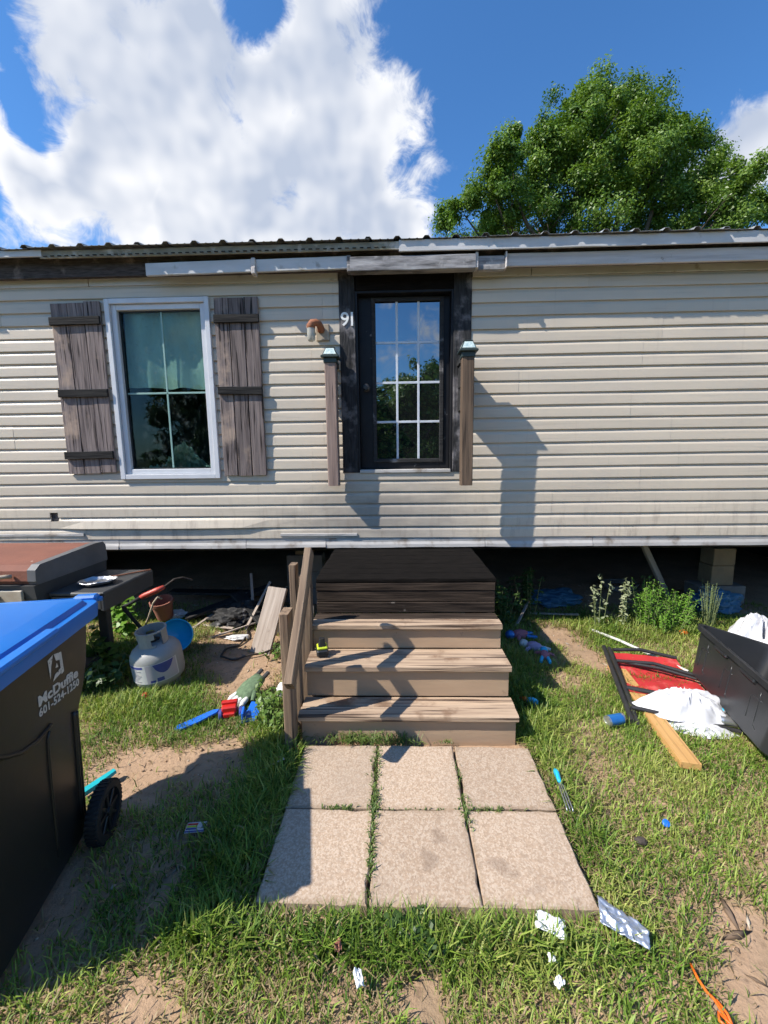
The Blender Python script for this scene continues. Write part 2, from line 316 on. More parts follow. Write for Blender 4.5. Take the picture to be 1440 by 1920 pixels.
# ------------------------------------------------------------------ mesh helpers
class MB:
    def __init__(s): s.v = []; s.f = []; s.m = []
    def add(s, vs, fs, M=None, mi=0):
        o = len(s.v)
        s.v += [tuple(M @ Vector(p)) if M is not None else tuple(p) for p in vs]
        s.f += [tuple(i+o for i in f) for f in fs]; s.m += [mi]*len(fs)
        return s
    def box(s, c, d, ch=0, M=None, mi=0):
        hx, hy, hz = d[0]/2, d[1]/2, d[2]/2; T = Matrix.Translation(c)
        T = (M @ T) if M is not None else T
        if ch <= 0:
            vs = [(x, y, z) for x in (-hx, hx) for y in (-hy, hy) for z in (-hz, hz)]
            return s.add(vs, [(0, 1, 3, 2), (4, 6, 7, 5), (0, 4, 5, 1), (2, 3, 7, 6), (0, 2, 6, 4), (1, 5, 7, 3)], T, mi)
        ch = min(ch, hx*.9, hy*.9, hz*.9)
        vs = []; ix = {}
        for a in (-1, 1):
            for b in (-1, 1):
                for c2 in (-1, 1):
                    ix[a, b, c2] = len(vs)
                    vs += [(a*hx, b*(hy-ch), c2*(hz-ch)), (a*(hx-ch), b*hy, c2*(hz-ch)), (a*(hx-ch), b*(hy-ch), c2*hz)]
        fs = []
        for a in (-1, 1):
            fs.append([ix[a, b, c2]+0 for b, c2 in ((-1, -1), (1, -1), (1, 1), (-1, 1))])
            fs.append([ix[b, a, c2]+1 for b, c2 in ((-1, -1), (1, -1), (1, 1), (-1, 1))])
            fs.append([ix[b, c2, a]+2 for b, c2 in ((-1, -1), (1, -1), (1, 1), (-1, 1))])
            for b in (-1, 1):
                fs.append([ix[a, b, -1], ix[a, b, 1], ix[a, b, 1]+1, ix[a, b, -1]+1])
                fs.append([ix[a, -1, b], ix[a, 1, b], ix[a, 1, b]+2, ix[a, -1, b]+2])
                fs.append([ix[-1, a, b]+1, ix[1, a, b]+1, ix[1, a, b]+2, ix[-1, a, b]+2])
                for c2 in (-1, 1): fs.append([ix[a, b, c2], ix[a, b, c2]+1, ix[a, b, c2]+2])
        return s.add(vs, fs, T, mi)
    def tube(s, pts, r, n=8, M=None, mi=0, caps=True):
        pts = [Vector(p) for p in pts]; k = len(pts); rs = r if isinstance(r, (list, tuple)) else [r]*k
        vs = []; fs = []; ref = None
        for i, p in enumerate(pts):
            t = (pts[min(i+1, k-1)]-pts[max(i-1, 0)]).normalized()
            if ref is None: ref = Vector((0, 0, 1)) if abs(t.z) < .9 else Vector((1, 0, 0))
            a = (ref - t*ref.dot(t)).normalized(); ref = a; b = t.cross(a)
            vs += [p + (a*math.cos(2*math.pi*j/n) + b*math.sin(2*math.pi*j/n))*rs[i] for j in range(n)]
        for i in range(k-1):
            for j in range(n): fs.append((i*n+j, i*n+(j+1) % n, (i+1)*n+(j+1) % n, (i+1)*n+j))
        if caps: fs += [tuple(range(n))[::-1], tuple((k-1)*n+j for j in range(n))]
        return s.add(vs, fs, M, mi)
    def lathe(s, prof, n=24, M=None, mi=0, a0=0, a1=2*math.pi):
        full = abs(a1-a0-2*math.pi) < 1e-6; cols = n if full else n+1
        vs = [(rr*math.cos(a0+(a1-a0)*j/n), rr*math.sin(a0+(a1-a0)*j/n), z) for rr, z in prof for j in range(cols)]
        fs = []
        for i in range(len(prof)-1):
            for j in range(n):
                j2 = (j+1) % cols if full else j+1
                fs.append((i*cols+j, i*cols+j2, (i+1)*cols+j2, (i+1)*cols+j))
        return s.add(vs, fs, M, mi)
    def prism(s, poly, d, M=None, mi=0):                 # polygon in local XY, extruded along Z from 0 to d
        n = len(poly)
        vs = [(x, y, 0) for x, y in poly]+[(x, y, d) for x, y in poly]
        fs = [tuple(range(n))[::-1], tuple(range(n, 2*n))]+[(i, (i+1) % n, n+(i+1) % n, n+i) for i in range(n)]
        return s.add(vs, fs, M, mi)
    def loft(s, loops, M=None, mi=0, cap0=True, cap1=True):
        n = len(loops[0]); vs = [p for L in loops for p in L]; fs = []
        for i in range(len(loops)-1):
            for j in range(n): fs.append((i*n+j, i*n+(j+1) % n, (i+1)*n+(j+1) % n, (i+1)*n+j))
        if cap0: fs.append(tuple(range(n))[::-1])
        if cap1: fs.append(tuple((len(loops)-1)*n+j for j in range(n)))
        return s.add(vs, fs, M, mi)
    def grid(s, fn, nu, nv, M=None, mi=0):
        vs = [fn(i/nu, j/nv) for j in range(nv+1) for i in range(nu+1)]
        fs = [(j*(nu+1)+i, j*(nu+1)+i+1, (j+1)*(nu+1)+i+1, (j+1)*(nu+1)+i) for j in range(nv) for i in range(nu)]
        return s.add(vs, fs, M, mi)
    def mesh(s, name, mats, smooth=False, recalc=True, angle=None):
        me = bpy.data.meshes.new(name); me.from_pydata(s.v, [], s.f)
        for mm in (mats if isinstance(mats, (list, tuple)) else [mats]): me.materials.append(MAT[mm])
        if len(set(s.m)) > 1: me.polygons.foreach_set('material_index', s.m)
        if recalc:
            bm = bmesh.new(); bm.from_mesh(me); bmesh.ops.recalc_face_normals(bm, faces=bm.faces); bm.to_mesh(me); bm.free()
        if smooth:
            me.polygons.foreach_set('use_smooth', [True]*len(me.polygons))
            if angle: me.set_sharp_from_angle(angle=R(angle))
        me.update()
        return me

def link(name, me, parent=None, loc=(0, 0, 0), rot=(0, 0, 0)):
    o = bpy.data.objects.new(name, me); COL.objects.link(o); o.parent = parent; o.location = loc; o.rotation_euler = rot
    return o
def tag(o, label=None, cat=None, group=None, kind=None):
    if label: o['label'] = label
    if cat: o['category'] = cat
    if group: o['group'] = group
    if kind: o['kind'] = kind
    return o
def thing(name, label, cat, loc=(0, 0, 0), rz=0, group=None):
    o = bpy.data.objects.new(name, None); COL.objects.link(o); o.location = loc; o.rotation_euler = (0, 0, rz); o.empty_display_size = .1
    return tag(o, label, cat, group)
def part(name, mb, mats, parent, loc=(0, 0, 0), rot=(0, 0, 0), smooth=False, angle=None, recalc=True):
    return link(name, mb.mesh(name, mats, smooth, recalc, angle), parent, loc, rot)
def single(name, mb, mats, label, cat, loc=(0, 0, 0), rot=(0, 0, 0), group=None, smooth=False, angle=None):
    return tag(part(name, mb, mats, None, loc, rot, smooth, angle), label, cat, group)
def rel(parent, p): return Vector(p)-parent.location
def plank(name, parent, c, size, material, rot=(0, 0, 0), ch=.004, wob=0.0, local=False):
    """a board, long axis local X; c is its centre (world unless local)"""
    L, Wd, T = size; mb = MB()
    if wob:
        n = max(6, int(L/.12)); loops = []; sd_ = random.random()*99
        for i in range(n+1):
            x = -L/2+L*i/n
            a, b = mnoise.noise((x*2.3, sd_, 0))*wob, mnoise.noise((x*9, sd_, 4))*wob*.5
            hw, ht = Wd/2+b, T/2
            loops.append([(x, -hw+a, -ht+ch), (x, -hw+a+ch, -ht), (x, hw+a-ch, -ht), (x, hw+a, -ht+ch), (x, hw+a, ht-ch), (x, hw+a-ch, ht), (x, -hw+a+ch, ht), (x, -hw+a, ht-ch)])
        mb.loft(loops)
    else: mb.box((0, 0, 0), (L, Wd, T), ch)
    return part(name, mb, material, parent, c if local or parent is None else rel(parent, c), rot)
def vn2(x, y, sc, seed):                                  # vectorised value noise
    x = np.asarray(x)*sc+seed*17.3; y = np.asarray(y)*sc+seed*9.1
    xi = np.floor(x).astype(np.int64); yi = np.floor(y).astype(np.int64); fx = x-xi; fy = y-yi
    fx = fx*fx*(3-2*fx); fy = fy*fy*(3-2*fy)
    def h(a, b):
        n = (a*374761393 + b*668265263 + seed*1442695) & 0x7fffffff
        n = ((n ^ (n >> 13))*1274126177) & 0x7fffffff
        return ((n ^ (n >> 16)) & 0xffff)/65535.
    return (h(xi, yi)*(1-fx)+h(xi+1, yi)*fx)*(1-fy)+(h(xi, yi+1)*(1-fx)+h(xi+1, yi+1)*fx)*fy
def fbm2(x, y, sc, seed, o=3):
    return sum(vn2(x, y, sc*2**i, seed+i)*.5**i for i in range(o))/sum(.5**i for i in range(o))
PIV = math.pi/2

# ================================================================== the setting: ground and path
def gz(x, y):
    return (fbm2(x, y, 1.1, 3, 3)-.5)*.03+(fbm2(x, y, 6, 5, 2)-.5)*.012-.006
xs = np.concatenate([[-400, -150, -60, -25, -12], np.arange(-7, 7.01, .07), [12, 25, 60, 150, 400]])
ys = np.concatenate([[-400, -150, -60, -25, -10], np.arange(-3, 9.01, .07), [14, 25, 60, 150, 500]])
GX, GY = np.meshgrid(xs, ys); GZ = np.where((abs(GX) < 7.01) & (GY > -3.01) & (GY < 9.01), gz(GX, GY), 0)
nx, ny = len(xs), len(ys); idx = np.arange(nx*ny).reshape(ny, nx)
me = bpy.data.meshes.new('ground')
me.from_pydata(np.stack([GX, GY, GZ], -1).reshape(-1, 3).tolist(), [], np.stack([idx[:-1, :-1], idx[:-1, 1:], idx[1:, 1:], idx[1:, :-1]], -1).reshape(-1, 4).tolist())
me.materials.append(MAT['earth']); me.polygons.foreach_set('use_smooth', [True]*len(me.polygons))
tag(link('ground', me), kind='structure')

path = bpy.data.objects.new('path', None); COL.objects.link(path); path.location = (.1, 1.7, 0); tag(path, kind='structure')
PX0, PY0, PS = -.533, 1.29, .421
for j in range(2):
    for i in range(3):
        mb = MB(); hw = PS/2-(.0042, .003)[i % 2]; n = 10
        # slab with a softened, slightly ragged edge
        def loop(h, inset, z):
            pts = []
            for e, (ax, ay, bx, by) in enumerate(((-1, -1, 1, -1), (1, -1, 1, 1), (1, 1, -1, 1), (-1, 1, -1, -1))):
                for k in range(n):
                    t = k/n; x = (ax+(bx-ax)*t)*(h-inset); y = (ay+(by-ay)*t)*(h-inset)
                    q = mnoise.noise((x*22+i*5, y*22+j*7, e))*.0045; q += max(0, mnoise.noise((x*11+i*3, y*11+j*5, e+4))-.28)*.035*(1 if e in (0, 3) else -1)
                    pts.append((x+(q if e in (1, 3) else 0), y+(q if e in (0, 2) else 0), z))
            return pts
        mb.loft([loop(hw, 0, -.03), loop(hw, 0, .036), loop(hw, .006, .042)])
        part('paver', mb, 'aggregate', path, rel(path, (PX0+PS*(i+.5)+random.uniform(-.003, .003), PY0+PS*(j+.5), 0)),
             (R(random.uniform(-.9, .9)), R(random.uniform(-.9, .9)), R(random.uniform(-.7, .7))))

# ================================================================== mobile home
YW = 3.698
HX0, HX1, HB = -5.6, 5.9, 8.1
house = thing('mobile_home', 'beige vinyl sided mobile home with metal roof and burnt doorway', 'house', (0, YW, 0))
def hp(p): return rel(house, p)
WIN = (-2.455, -1.577, 1.492, 3.002); DOOR = (-.462, .654, 1.515, 3.20)
# backing walls with the two openings left free
mb = MB()
def wallbox(x0, x1, z0, z1, y0=YW+.004, y1=YW+.10): mb.box(((x0+x1)/2, (y0+y1)/2-YW, (z0+z1)/2), (x1-x0, y1-y0, z1-z0))
wallbox(HX0, WIN[0], .85, 3.33); wallbox(WIN[1], DOOR[0], .85, 3.33); wallbox(DOOR[1], HX1, .85, 3.33)
wallbox(WIN[0], WIN[1], .85, WIN[2]); wallbox(WIN[0], WIN[1], WIN[3], 3.33)
wallbox(DOOR[0], DOOR[1], .85, DOOR[2]); wallbox(DOOR[0], DOOR[1], DOOR[3], 3.33)
part('wall', mb, 'rotten_wood', house)
mb = MB(); mb.box((HX0+.05, (YW+.1+HB)/2-YW, 2.09), (.1, HB-YW-.1, 2.48)); part('wall', mb, 'vinyl', house)
mb = MB(); mb.box((HX1-.05, (YW+.1+HB)/2-YW, 2.09), (.1, HB-YW-.1, 2.48)); part('wall', mb, 'vinyl', house)
mb = MB(); mb.box(((HX0+HX1)/2, HB-YW+.05, 2.09), (HX1-HX0, .1, 2.48)); part('wall', mb, 'vinyl', house)
# belly, steel frame beams; rear and end panels added to keep daylight out below
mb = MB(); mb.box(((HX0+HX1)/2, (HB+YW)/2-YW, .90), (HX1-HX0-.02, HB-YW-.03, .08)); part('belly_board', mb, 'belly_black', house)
for yy in (4.55, 7.2):
    mb = MB(); mb.box(((HX0+HX1)/2, yy-YW, .845), (HX1-HX0-.1, .12, .02)); mb.box(((HX0+HX1)/2, yy-YW, .74), (HX1-HX0-.1, .012, .2)); mb.box(((HX0+HX1)/2, yy-YW, .635), (HX1-HX0-.1, .12, .016))
    part('frame_beam', mb, 'steel_dark', house)
mb = MB(); mb.box(((HX0+HX1)/2, HB-YW-.04, .41), (HX1-HX0, .03, .9)); part('added_skirting', mb, 'belly_black', house)
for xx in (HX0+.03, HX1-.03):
    mb = MB(); mb.box((xx, (HB+YW)/2-YW, .41), (.03, HB-YW-.1, .9)); part('added_skirting', mb, 'belly_black', house)

# siding: every course cut into panels, each its own piece with a dutch-lap profile
CZ0, CH, NC = .923, .105, 21
PROF = [(.0015, 0), (.0185, .001), (.0195, .005), (.0172, .070), (.0150, .078), (.0050, .096), (.0030, .112)]
HOLES = [WIN, DOOR, (-3.185, -3.108, 1.095, 1.18)]
pair_seams = {}
random.seed(11)
for pr in range(12):
    pair_seams[pr] = sorted([random.uniform(-4.9, -3.4), random.uniform(-1.3, -.6), {8: 2.24, 5: 2.02, 2: 2.14}.get(pr, random.uniform(1.0, 3.1)), random.uniform(3.3, 5.2)])
def clip_prof(z0, a, b):
    pts = [(o, z0+z) for o, z in PROF]; out = []
    for (o1, q1), (o2, q2) in zip(pts, pts[1:]):
        for (o, q) in ((o1, q1), (o2, q2)):
            if a-1e-6 <= q <= b+1e-6 and (not out or out[-1] != (o, q)): out.append((o, q))
        for lim in (a, b):
            if (q1-lim)*(q2-lim) < 0:
                t = (lim-q1)/(q2-q1); out.append((o1+(o2-o1)*t, lim))
    out = sorted(set((round(o, 6), round(q, 6)) for o, q in out), key=lambda p: (p[1], p[0]))
    return out
def siding(x0, x1, k, a, b, proud):
    z0 = CZ0+CH*k; pr = clip_prof(z0, a, b)
    if len(pr) < 2 or b-a < .012: return
    n = max(1, int((x1-x0)/.22)); loops = []
    buck = (k == 1)
    for i in range(n+1):
        x = x0+(x1-x0)*i/n
        dz = mnoise.noise((x*.55, k*.7, 1))*.005; dy = mnoise.noise((x*1.3, k*3.1, 2))*.003
        if k < 5: dz += mnoise.noise((x*1.7, k*2.1, 6))*.003*(5-k)/5
        L = []
        for o, q in pr:
            e = 0
            if buck and -3.0 < x < -1.1: e = .026*max(0, 1-(q-z0)/CH)*min(1, (x+3.0)/.12, (-1.1-x)/.3)
            L.append((x, -(o+proud+dy+max(e, 0)), q+dz))
        L += [(x, 0, pr[-1][1]+dz), (x, 0, pr[0][1]+dz)]
        loops.append(L)
    mb = MB(); mb.loft(loops)
    part('siding_panel', mb, 'vinyl', house)
for k in range(NC):
    z0 = CZ0+CH*k; z1 = z0+.112; ztop = min(z1, 3.125)
    cuts = [HX0]+pair_seams[k//2]+[HX1]
    for ci in range(len(cuts)-1):
        a, b = cuts[ci]+(.0012 if ci else 0), cuts[ci+1]; proud = .0 if ci % 2 else .0014
        segs = [(a, b)]
        hs = [h for h in HOLES if h[2] < z0+CH and h[3] > z0]
        xsplit = sorted(set([a, b]+[x for h in hs for x in h[:2] if a < x < b]))
        for s0, s1 in zip(xsplit, xsplit[1:]):
            if s1-s0 < .02: continue
            h = [h for h in hs if h[0] < (s0+s1)/2 < h[1]]
            if not h: siding(s0, s1, k, z0, ztop, proud)
            else:
                if h[0][2] > z0+.012: siding(s0, s1, k, z0, min(h[0][2], ztop), proud)
                if h[0][3] < ztop-.012: siding(s0, s1, k, h[0][3], ztop, proud)
# foot of the wall: battered metal starter strips in lengths
xx = HX0; i = 0
while xx < HX1-.1:
    L = random.uniform(.9, 1.6) if xx > -1 else random.uniform(.7, 1.2); L = min(L, HX1-xx); n = 8; loops = []
    sd_ = random.random()*50; amp = .010 if xx < 1.0 else .004
    for q in range(n+1):
        x = xx+.002+(L-.004)*q/n; d = mnoise.noise((x*2.1, sd_, 0))*amp; e = abs(mnoise.noise((x*3.3, sd_, 3)))*amp
        loops.append([(x, 0, .930), (x, -.012-e*.4, .930), (x, -.010-e*.3, .885+d*.3), (x, -.018-e, .862+d*.5), (x, -.020-e*1.4, .834+d), (x, 0, .834+d)])
    mb = MB(); mb.loft(loops); part('starter_strip', mb, 'dirty_metal', house); xx += L; i += 1
for (x0, x1, z, dz) in ((-3.72, -2.88, .972, -.01), (-1.05, -.35, .957, .004)):
    mb = MB(); n = 10
    mb.loft([[(x, -.0165, z-.014), (x, -.028-abs(mnoise.noise((x*4, z, 0)))*.012, z-.010), (x, -.030, z+.010+mnoise.noise((x*3, 1, z))*.006), (x, -.0165, z+.014)] for x in [x0+(x1-x0)*q/n for q in range(n+1)]])
    part('loose_trim', mb, 'dirty_metal', house)
# pale channel at the head of the siding
for (a, b) in ((HX0, -2.6), (-2.597, DOOR[0]-.004), (DOOR[1]+.004, 1.14), (1.143, 3.4), (3.403, HX1)):
    mb = MB(); mb.box(((a+b)/2, -.010, 3.168), (b-a-.002, .012, .085), .003); part('top_channel', mb, 'white_metal', house)
# eave: sub-fascia, fascia pieces, drip edges
mb = MB(); n = 60; loops = []
for q in range(n+1):
    x = HX0+(HX1-HX0)*q/n; d = mnoise.noise((x*2.5, 3, 1))*.006
    loops.append([(x, -.10+d, 3.165+d), (x, -.06, 3.165), (x, -.06, 3.335), (x, -.10+d, 3.325)])
mb.loft(loops); part('sub_fascia', mb, 'rotten_wood', house)
mb = MB(); mb.box(((HX0+HX1)/2, -.025, 3.285), (HX1-HX0, .06, .09)); part('soffit_board', mb, 'rotten_wood', house)
def fascia(name, x0, x1, z0, z1, y, material, tilt=0, th=.022, wob=.004):
    n = max(4, int((x1-x0)/.15)); loops = []; s_ = random.random()*40
    for q in range(n+1):
        x = x0+(x1-x0)*q/n; d = mnoise.noise((x*2.2, s_, 0))*wob; dz = tilt*(q/n-.5); e = mnoise.noise((x*8, s_, 5))*wob*.5
        loops.append([(x, y+th+d, z0+dz), (x, y+d+.003, z0+dz+e), (x, y+d, z0+dz+.004+e), (x, y+d, z1+dz-.004), (x, y+d+.003, z1+dz), (x, y+th+d, z1+dz)])
    mb = MB(); mb.loft(loops); return part(name, mb, material, house)
fascia('fascia_board', .90, 3.62, 3.142, 3.240, -.150, 'cream_board'); fascia('fascia_board', 3.625, HX1, 3.142, 3.240, -.150, 'cream_board')
fascia('fascia_cover', -2.01, -1.135, 3.142, 3.238, -.160, 'white_metal', .012); fascia('fascia_cover', -1.115, -.365, 3.150, 3.245, -.158, 'white_metal', .010)
fascia('header_beam', -.345, .650, 3.122, 3.228, -.188, 'charred_grey', 0, .08, .006)
fascia('header_block', .675, .885, 3.118, 3.222, -.160, 'charred_grey', 0, .045, .006)
for (x, ww, mm) in ((-1.125, .034, 'cream_board'), (-.355, .03, 'charred_grey'), (.662, .022, 'cream_board'), (.893, .012, 'cream_board')):
    mb = MB(); mb.box((x, -.145, 3.185), (ww, .06, .125), .003); mb.box((x, -.178, 3.15), (ww*.9, .012, .05), .003); part('bracket', mb, mm, house)
fascia('drip_edge', -2.85, .055, 3.272, 3.332, -.192, 'drip_olive', -.004, .012, .006)
fascia('drip_edge', HX0, -2.83, 3.285, 3.338, -.200, 'white_metal', .004, .012, .006)
fascia('drip_edge', .045, HX1, 3.252, 3.338, -.196, 'white_metal', 0, .012, .004)
mb = MB()
for q in range(48): mb.box((-2.8+q*.058, -.1995, 3.287+random.uniform(-.001, .001)), (.03, .006, .006))
part('vent_slots', mb, 'belly_black', house)
# roof of ribbed sheets, 0.914 m cover each, on both slopes
def sheet(x0, front):
    prof = []
    for r_ in range(4):
        c = x0+.02+r_*.2285
        prof += [(c-.032, 0), (c-.014, .021), (c+.014, .021), (c+.032, 0), (c+.085, .0), (c+.095, .004), (c+.105, 0), (c+.145, .0), (c+.155, .004), (c+.165, 0)]
    prof.append((x0+.945, 0)); lift = .0016*(int(round((x0-HX0+.1)/.914)) % 2)
    y0, y1 = (-.225, 2.2) if front else (HB-YW+.2, 2.2)
    z0 = 3.338+lift; z1 = z0+2.42*math.tan(R(13)); j = random.uniform(-.012, .012) if front else 0
    loops = [[(x, y0+j, z0+h) for x, h in prof]+[(x, y0+j, z0+h-.0016) for x, h in prof[::-1]],
             [(x, y1, z1+h) for x, h in prof]+[(x, y1, z1+h-.0016) for x, h in prof[::-1]]]
    mb = MB(); mb.loft(loops); part('roof_sheet', mb, 'roof_metal', house)
x = HX0-.1
while x < HX1-.2: sheet(x, True); sheet(x, False); x += .914
mb = MB(); mb.box(((HX0+HX1)/2, 2.2, 3.338+2.42*math.tan(R(13))+.035), (HX1-HX0+.2, .3, .012)); part('ridge_cap', mb, 'roof_metal', house)
for xx in (HX0+.03, HX1-.03):
    mb = MB(); mb.prism([(-.1, 3.32), (HB-YW+.1, 3.32), (2.2, 3.88)], .05, Matrix(((0, 0, 1, xx-.025), (1, 0, 0, 0), (0, 1, 0, 0), (0, 0, 0, 1)))); part('gable', mb, 'vinyl', house)

# window
win = bpy.data.objects.new('window', None); COL.objects.link(win); win.parent = house
x0, x1, z0, z1 = WIN; cx = (x0+x1)/2; cz = (z0+z1)/2
def ring(mb, x0, x1, z0, z1, wd, y, dp, ch=.003):
    mb.box((x0+wd/2, y, (z0+z1)/2), (wd, dp, z1-z0), ch); mb.box((x1-wd/2, y, (z0+z1)/2), (wd, dp, z1-z0), ch)
    mb.box(((x0+x1)/2, y, z0+wd/2), (x1-x0-2*wd, dp-.002, wd), ch); mb.box(((x0+x1)/2, y, z1-wd/2), (x1-x0-2*wd, dp-.002, wd), ch)
mb = MB(); ring(mb, x0-.012, x1+.012, z0-.012, z1+.012, .042, -.018, .05); part('frame', mb, 'window_white', win)
mb = MB(); ring(mb, x0+.031, x1-.031, z0+.031, z1-.031, .045, .006, .05); part('sash', mb, 'window_white', win)
mb = MB(); ring(mb, x0+.077, x1-.077, z0+.077, z1-.077, .010, .022, .02, 0); part('gasket', mb, 'black_plastic', win)
gx0, gx1, gz0, gz1 = x0+.077, x1-.077, z0+.077, z1-.077; mx_ = (gx0+gx1)/2+.004; mz_ = 2.235
for (a, b) in ((gx0, mx_), (mx_, gx1)):
    for (c, d) in ((gz0, mz_), (mz_, gz1)):
        mb = MB(); mb.box(((a+b)/2, .026, (c+d)/2), (b-a-.002, .004, d-c-.002)); part('pane', mb, 'window_glass', win)
mb = MB(); mb.box((mx_, .021, (gz0+gz1)/2), (.016, .008, gz1-gz0), .002); part('grille_bar', mb, 'grille_green', win)
mb = MB(); mb.box(((gx0+gx1)/2, .0205, mz_), (gx1-gx0, .007, .016), .002); part('grille_bar', mb, 'grille_green', win)
mb = MB()
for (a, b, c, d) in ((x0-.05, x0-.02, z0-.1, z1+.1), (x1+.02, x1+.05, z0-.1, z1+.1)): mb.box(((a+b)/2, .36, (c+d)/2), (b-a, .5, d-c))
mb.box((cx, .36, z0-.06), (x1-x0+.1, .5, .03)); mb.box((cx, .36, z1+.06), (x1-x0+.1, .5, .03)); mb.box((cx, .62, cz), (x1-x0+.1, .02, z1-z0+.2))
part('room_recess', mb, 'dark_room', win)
mb = MB(); mb.grid(lambda u, v: (gx0-.01+u*(gx1-gx0+.02), .075+.018*math.sin(u*17+v*1.5)+.012*mnoise.noise((u*6, v*3, 1)), 2.30-.03*u+.02*mnoise.noise((u*5, 0, 2))+v*.68), 40, 16)
part('curtain', mb, 'window_cloth', win, smooth=True)
mb = MB(); mb.grid(lambda u, v: (gx0+.02+u*.66, .10+v*.16, gz0-.02+.24*math.exp(-((u-.62)/.22)**2)*(1-v)+.07*abs(mnoise.noise((u*9, v*7, 3)))+.05*mnoise.noise((u*21, v*14, 6))), 40, 14)
part('plastic_heap', mb, 'film_green', win)

# shutters: planks and battens
def shutter(x0, x1, z0, z1, nb, battens, lean=0):
    s = bpy.data.objects.new('shutter', None); COL.objects.link(s); s.parent = house; s.location = ((x0+x1)/2, -.02, (z0+z1)/2); s.rotation_euler = (0, lean, 0)
    ww = (x1-x0)/nb
    for i in range(nb):
        dz = random.uniform(-.010, .010)
        plank('plank', s, (-(x1-x0)/2+ww*(i+.5), -.011-random.uniform(0, .006), dz), (z1-z0, ww-.004-random.uniform(0, .004), .02), 'barn_wood', (0, PIV, PIV), .003, .003, True)
    for zb in battens:
        plank('batten', s, (random.uniform(-.004, .004), -.037, zb-(z0+z1)/2), (x1-x0-.004, .066, .022), 'batten_dark', (PIV, R(random.uniform(-.6, .6)), 0), .004, .004, True)
    return s
shutter(-2.940, -2.500, 1.535, 2.985, 3, (2.835, 2.235, 1.70))
shutter(-1.525, -1.140, 1.500, 2.995, 3, (2.825, 2.235))

# door: burnt trim, jambs, slab, panes
TY = -.024
plank('door_trim', house, (-.395, YW-.012, 2.355), (1.68, .135, .03), 'charred_trim', (0, PIV, PIV), .004, .004)
plank('door_trim', house, (.578, YW-.012, 2.355), (1.68, .148, .03), 'charred_trim', (0, PIV, PIV), .004, .004)
plank('door_head', house, (.092, YW-.010, 3.115), (.825, .16, .026), 'black_wood', (PIV, 0, 0), .004)
for (x, ww) in ((-.318, .02), (.495, .02)):
    mb = MB(); mb.box((x, .045, 2.275), (ww, .12, 1.52), .002); part('jamb', mb, 'door_black', house)
mb = MB(); mb.box((.0885, .045, 3.026), (.793, .12, .02), .002); part('jamb', mb, 'door_black', house)
mb = MB(); mb.box((.0885, .035, 1.525), (.80, .14, .03), .004); part('threshold', mb, 'dirty_metal', house)
door = bpy.data.objects.new('door', None); COL.objects.link(door); door.parent = house; door.location = (.0885, .085, 1.545)
DL, DR, DB, DT = -.395, .395, 0, 1.468
lx0, lx1, lz0, lz1 = -.252, .312, .075, 1.432
mb = MB(); th = .042
mb.box(((DL+lx0)/2, 0, (DB+DT)/2), (lx0-DL, th, DT-DB), .003); mb.box(((DR+lx1)/2, 0, (DB+DT)/2), (DR-lx1, th, DT-DB), .003)
mb.box(((lx0+lx1)/2, 0, (DB+lz0)/2), (lx1-lx0, th-.002, lz0-DB), .002); mb.box(((lx0+lx1)/2, 0, (DT+lz1)/2), (lx1-lx0, th-.002, DT-lz1), .002)
part('slab', mb, 'door_black', door)
mb = MB(); ring(mb, lx0-.03, lx1+.03, lz0-.02, lz1+.028, .034, -.025, .018, .004); part('lite_frame', mb, 'charred', door)
cw = (lx1-lx0)/3; rh = (lz1-lz0)/4
for i in range(3):
    for j in range(4):
        mb = MB(); mb.box((lx0+cw*(i+.5), -.004, lz0+rh*(j+.5)), (cw-.002, .008, rh-.002)); part('pane', mb, 'door_glass', door)
for i in (1, 2):
    mb = MB(); mb.box((lx0+cw*i, -.011, (lz0+lz1)/2), (.020, .008, lz1-lz0), .002); part('muntin', mb, 'muntin', door)
for j in (1, 2, 3):
    mb = MB(); mb.box(((lx0+lx1)/2, -.0105, lz0+rh*j), (lx1-lx0, .007, .020), .002); part('muntin', mb, 'muntin', door)
mb = MB(); Mh = Matrix.Translation((-.335, -.021, .71)) @ Matrix.Rotation(PIV, 4, 'X')
mb.lathe([(0, 0), (.03, 0), (.033, .006), (.012, .014), (.011, .03), (.026, .04), (.03, .055), (.022, .068), (0, .07)], 20, Mh); part('knob', mb, 'black_paint', door, smooth=True, angle=40)

def text_mesh(name, s, size, bold, material, extrude=.002, font_shear=0, spacing=1.0):
    cu = bpy.data.curves.new(name, 'FONT'); cu.body = s; cu.size = size; cu.offset = bold; cu.extrude = extrude; cu.shear = font_shear
    cu.space_character = spacing; cu.align_x = 'LEFT'; cu.resolution_u = 4
    o = bpy.data.objects.new(name, cu); COL.objects.link(o); bpy.context.view_layer.update()
    me = bpy.data.meshes.new_from_object(o.evaluated_get(bpy.context.evaluated_depsgraph_get()))
    bpy.data.objects.remove(o); bpy.data.curves.remove(cu); me.materials.clear(); me.materials.append(MAT[material]); me.name = name
    return me
for ch_, x in (('9', -.452), ('1', -.392)):
    link('house_number', text_mesh('house_number', ch_, .155, .0015, 'paper_white', .004), house, (x, -.033, 2.755), (PIV, 0, 0))

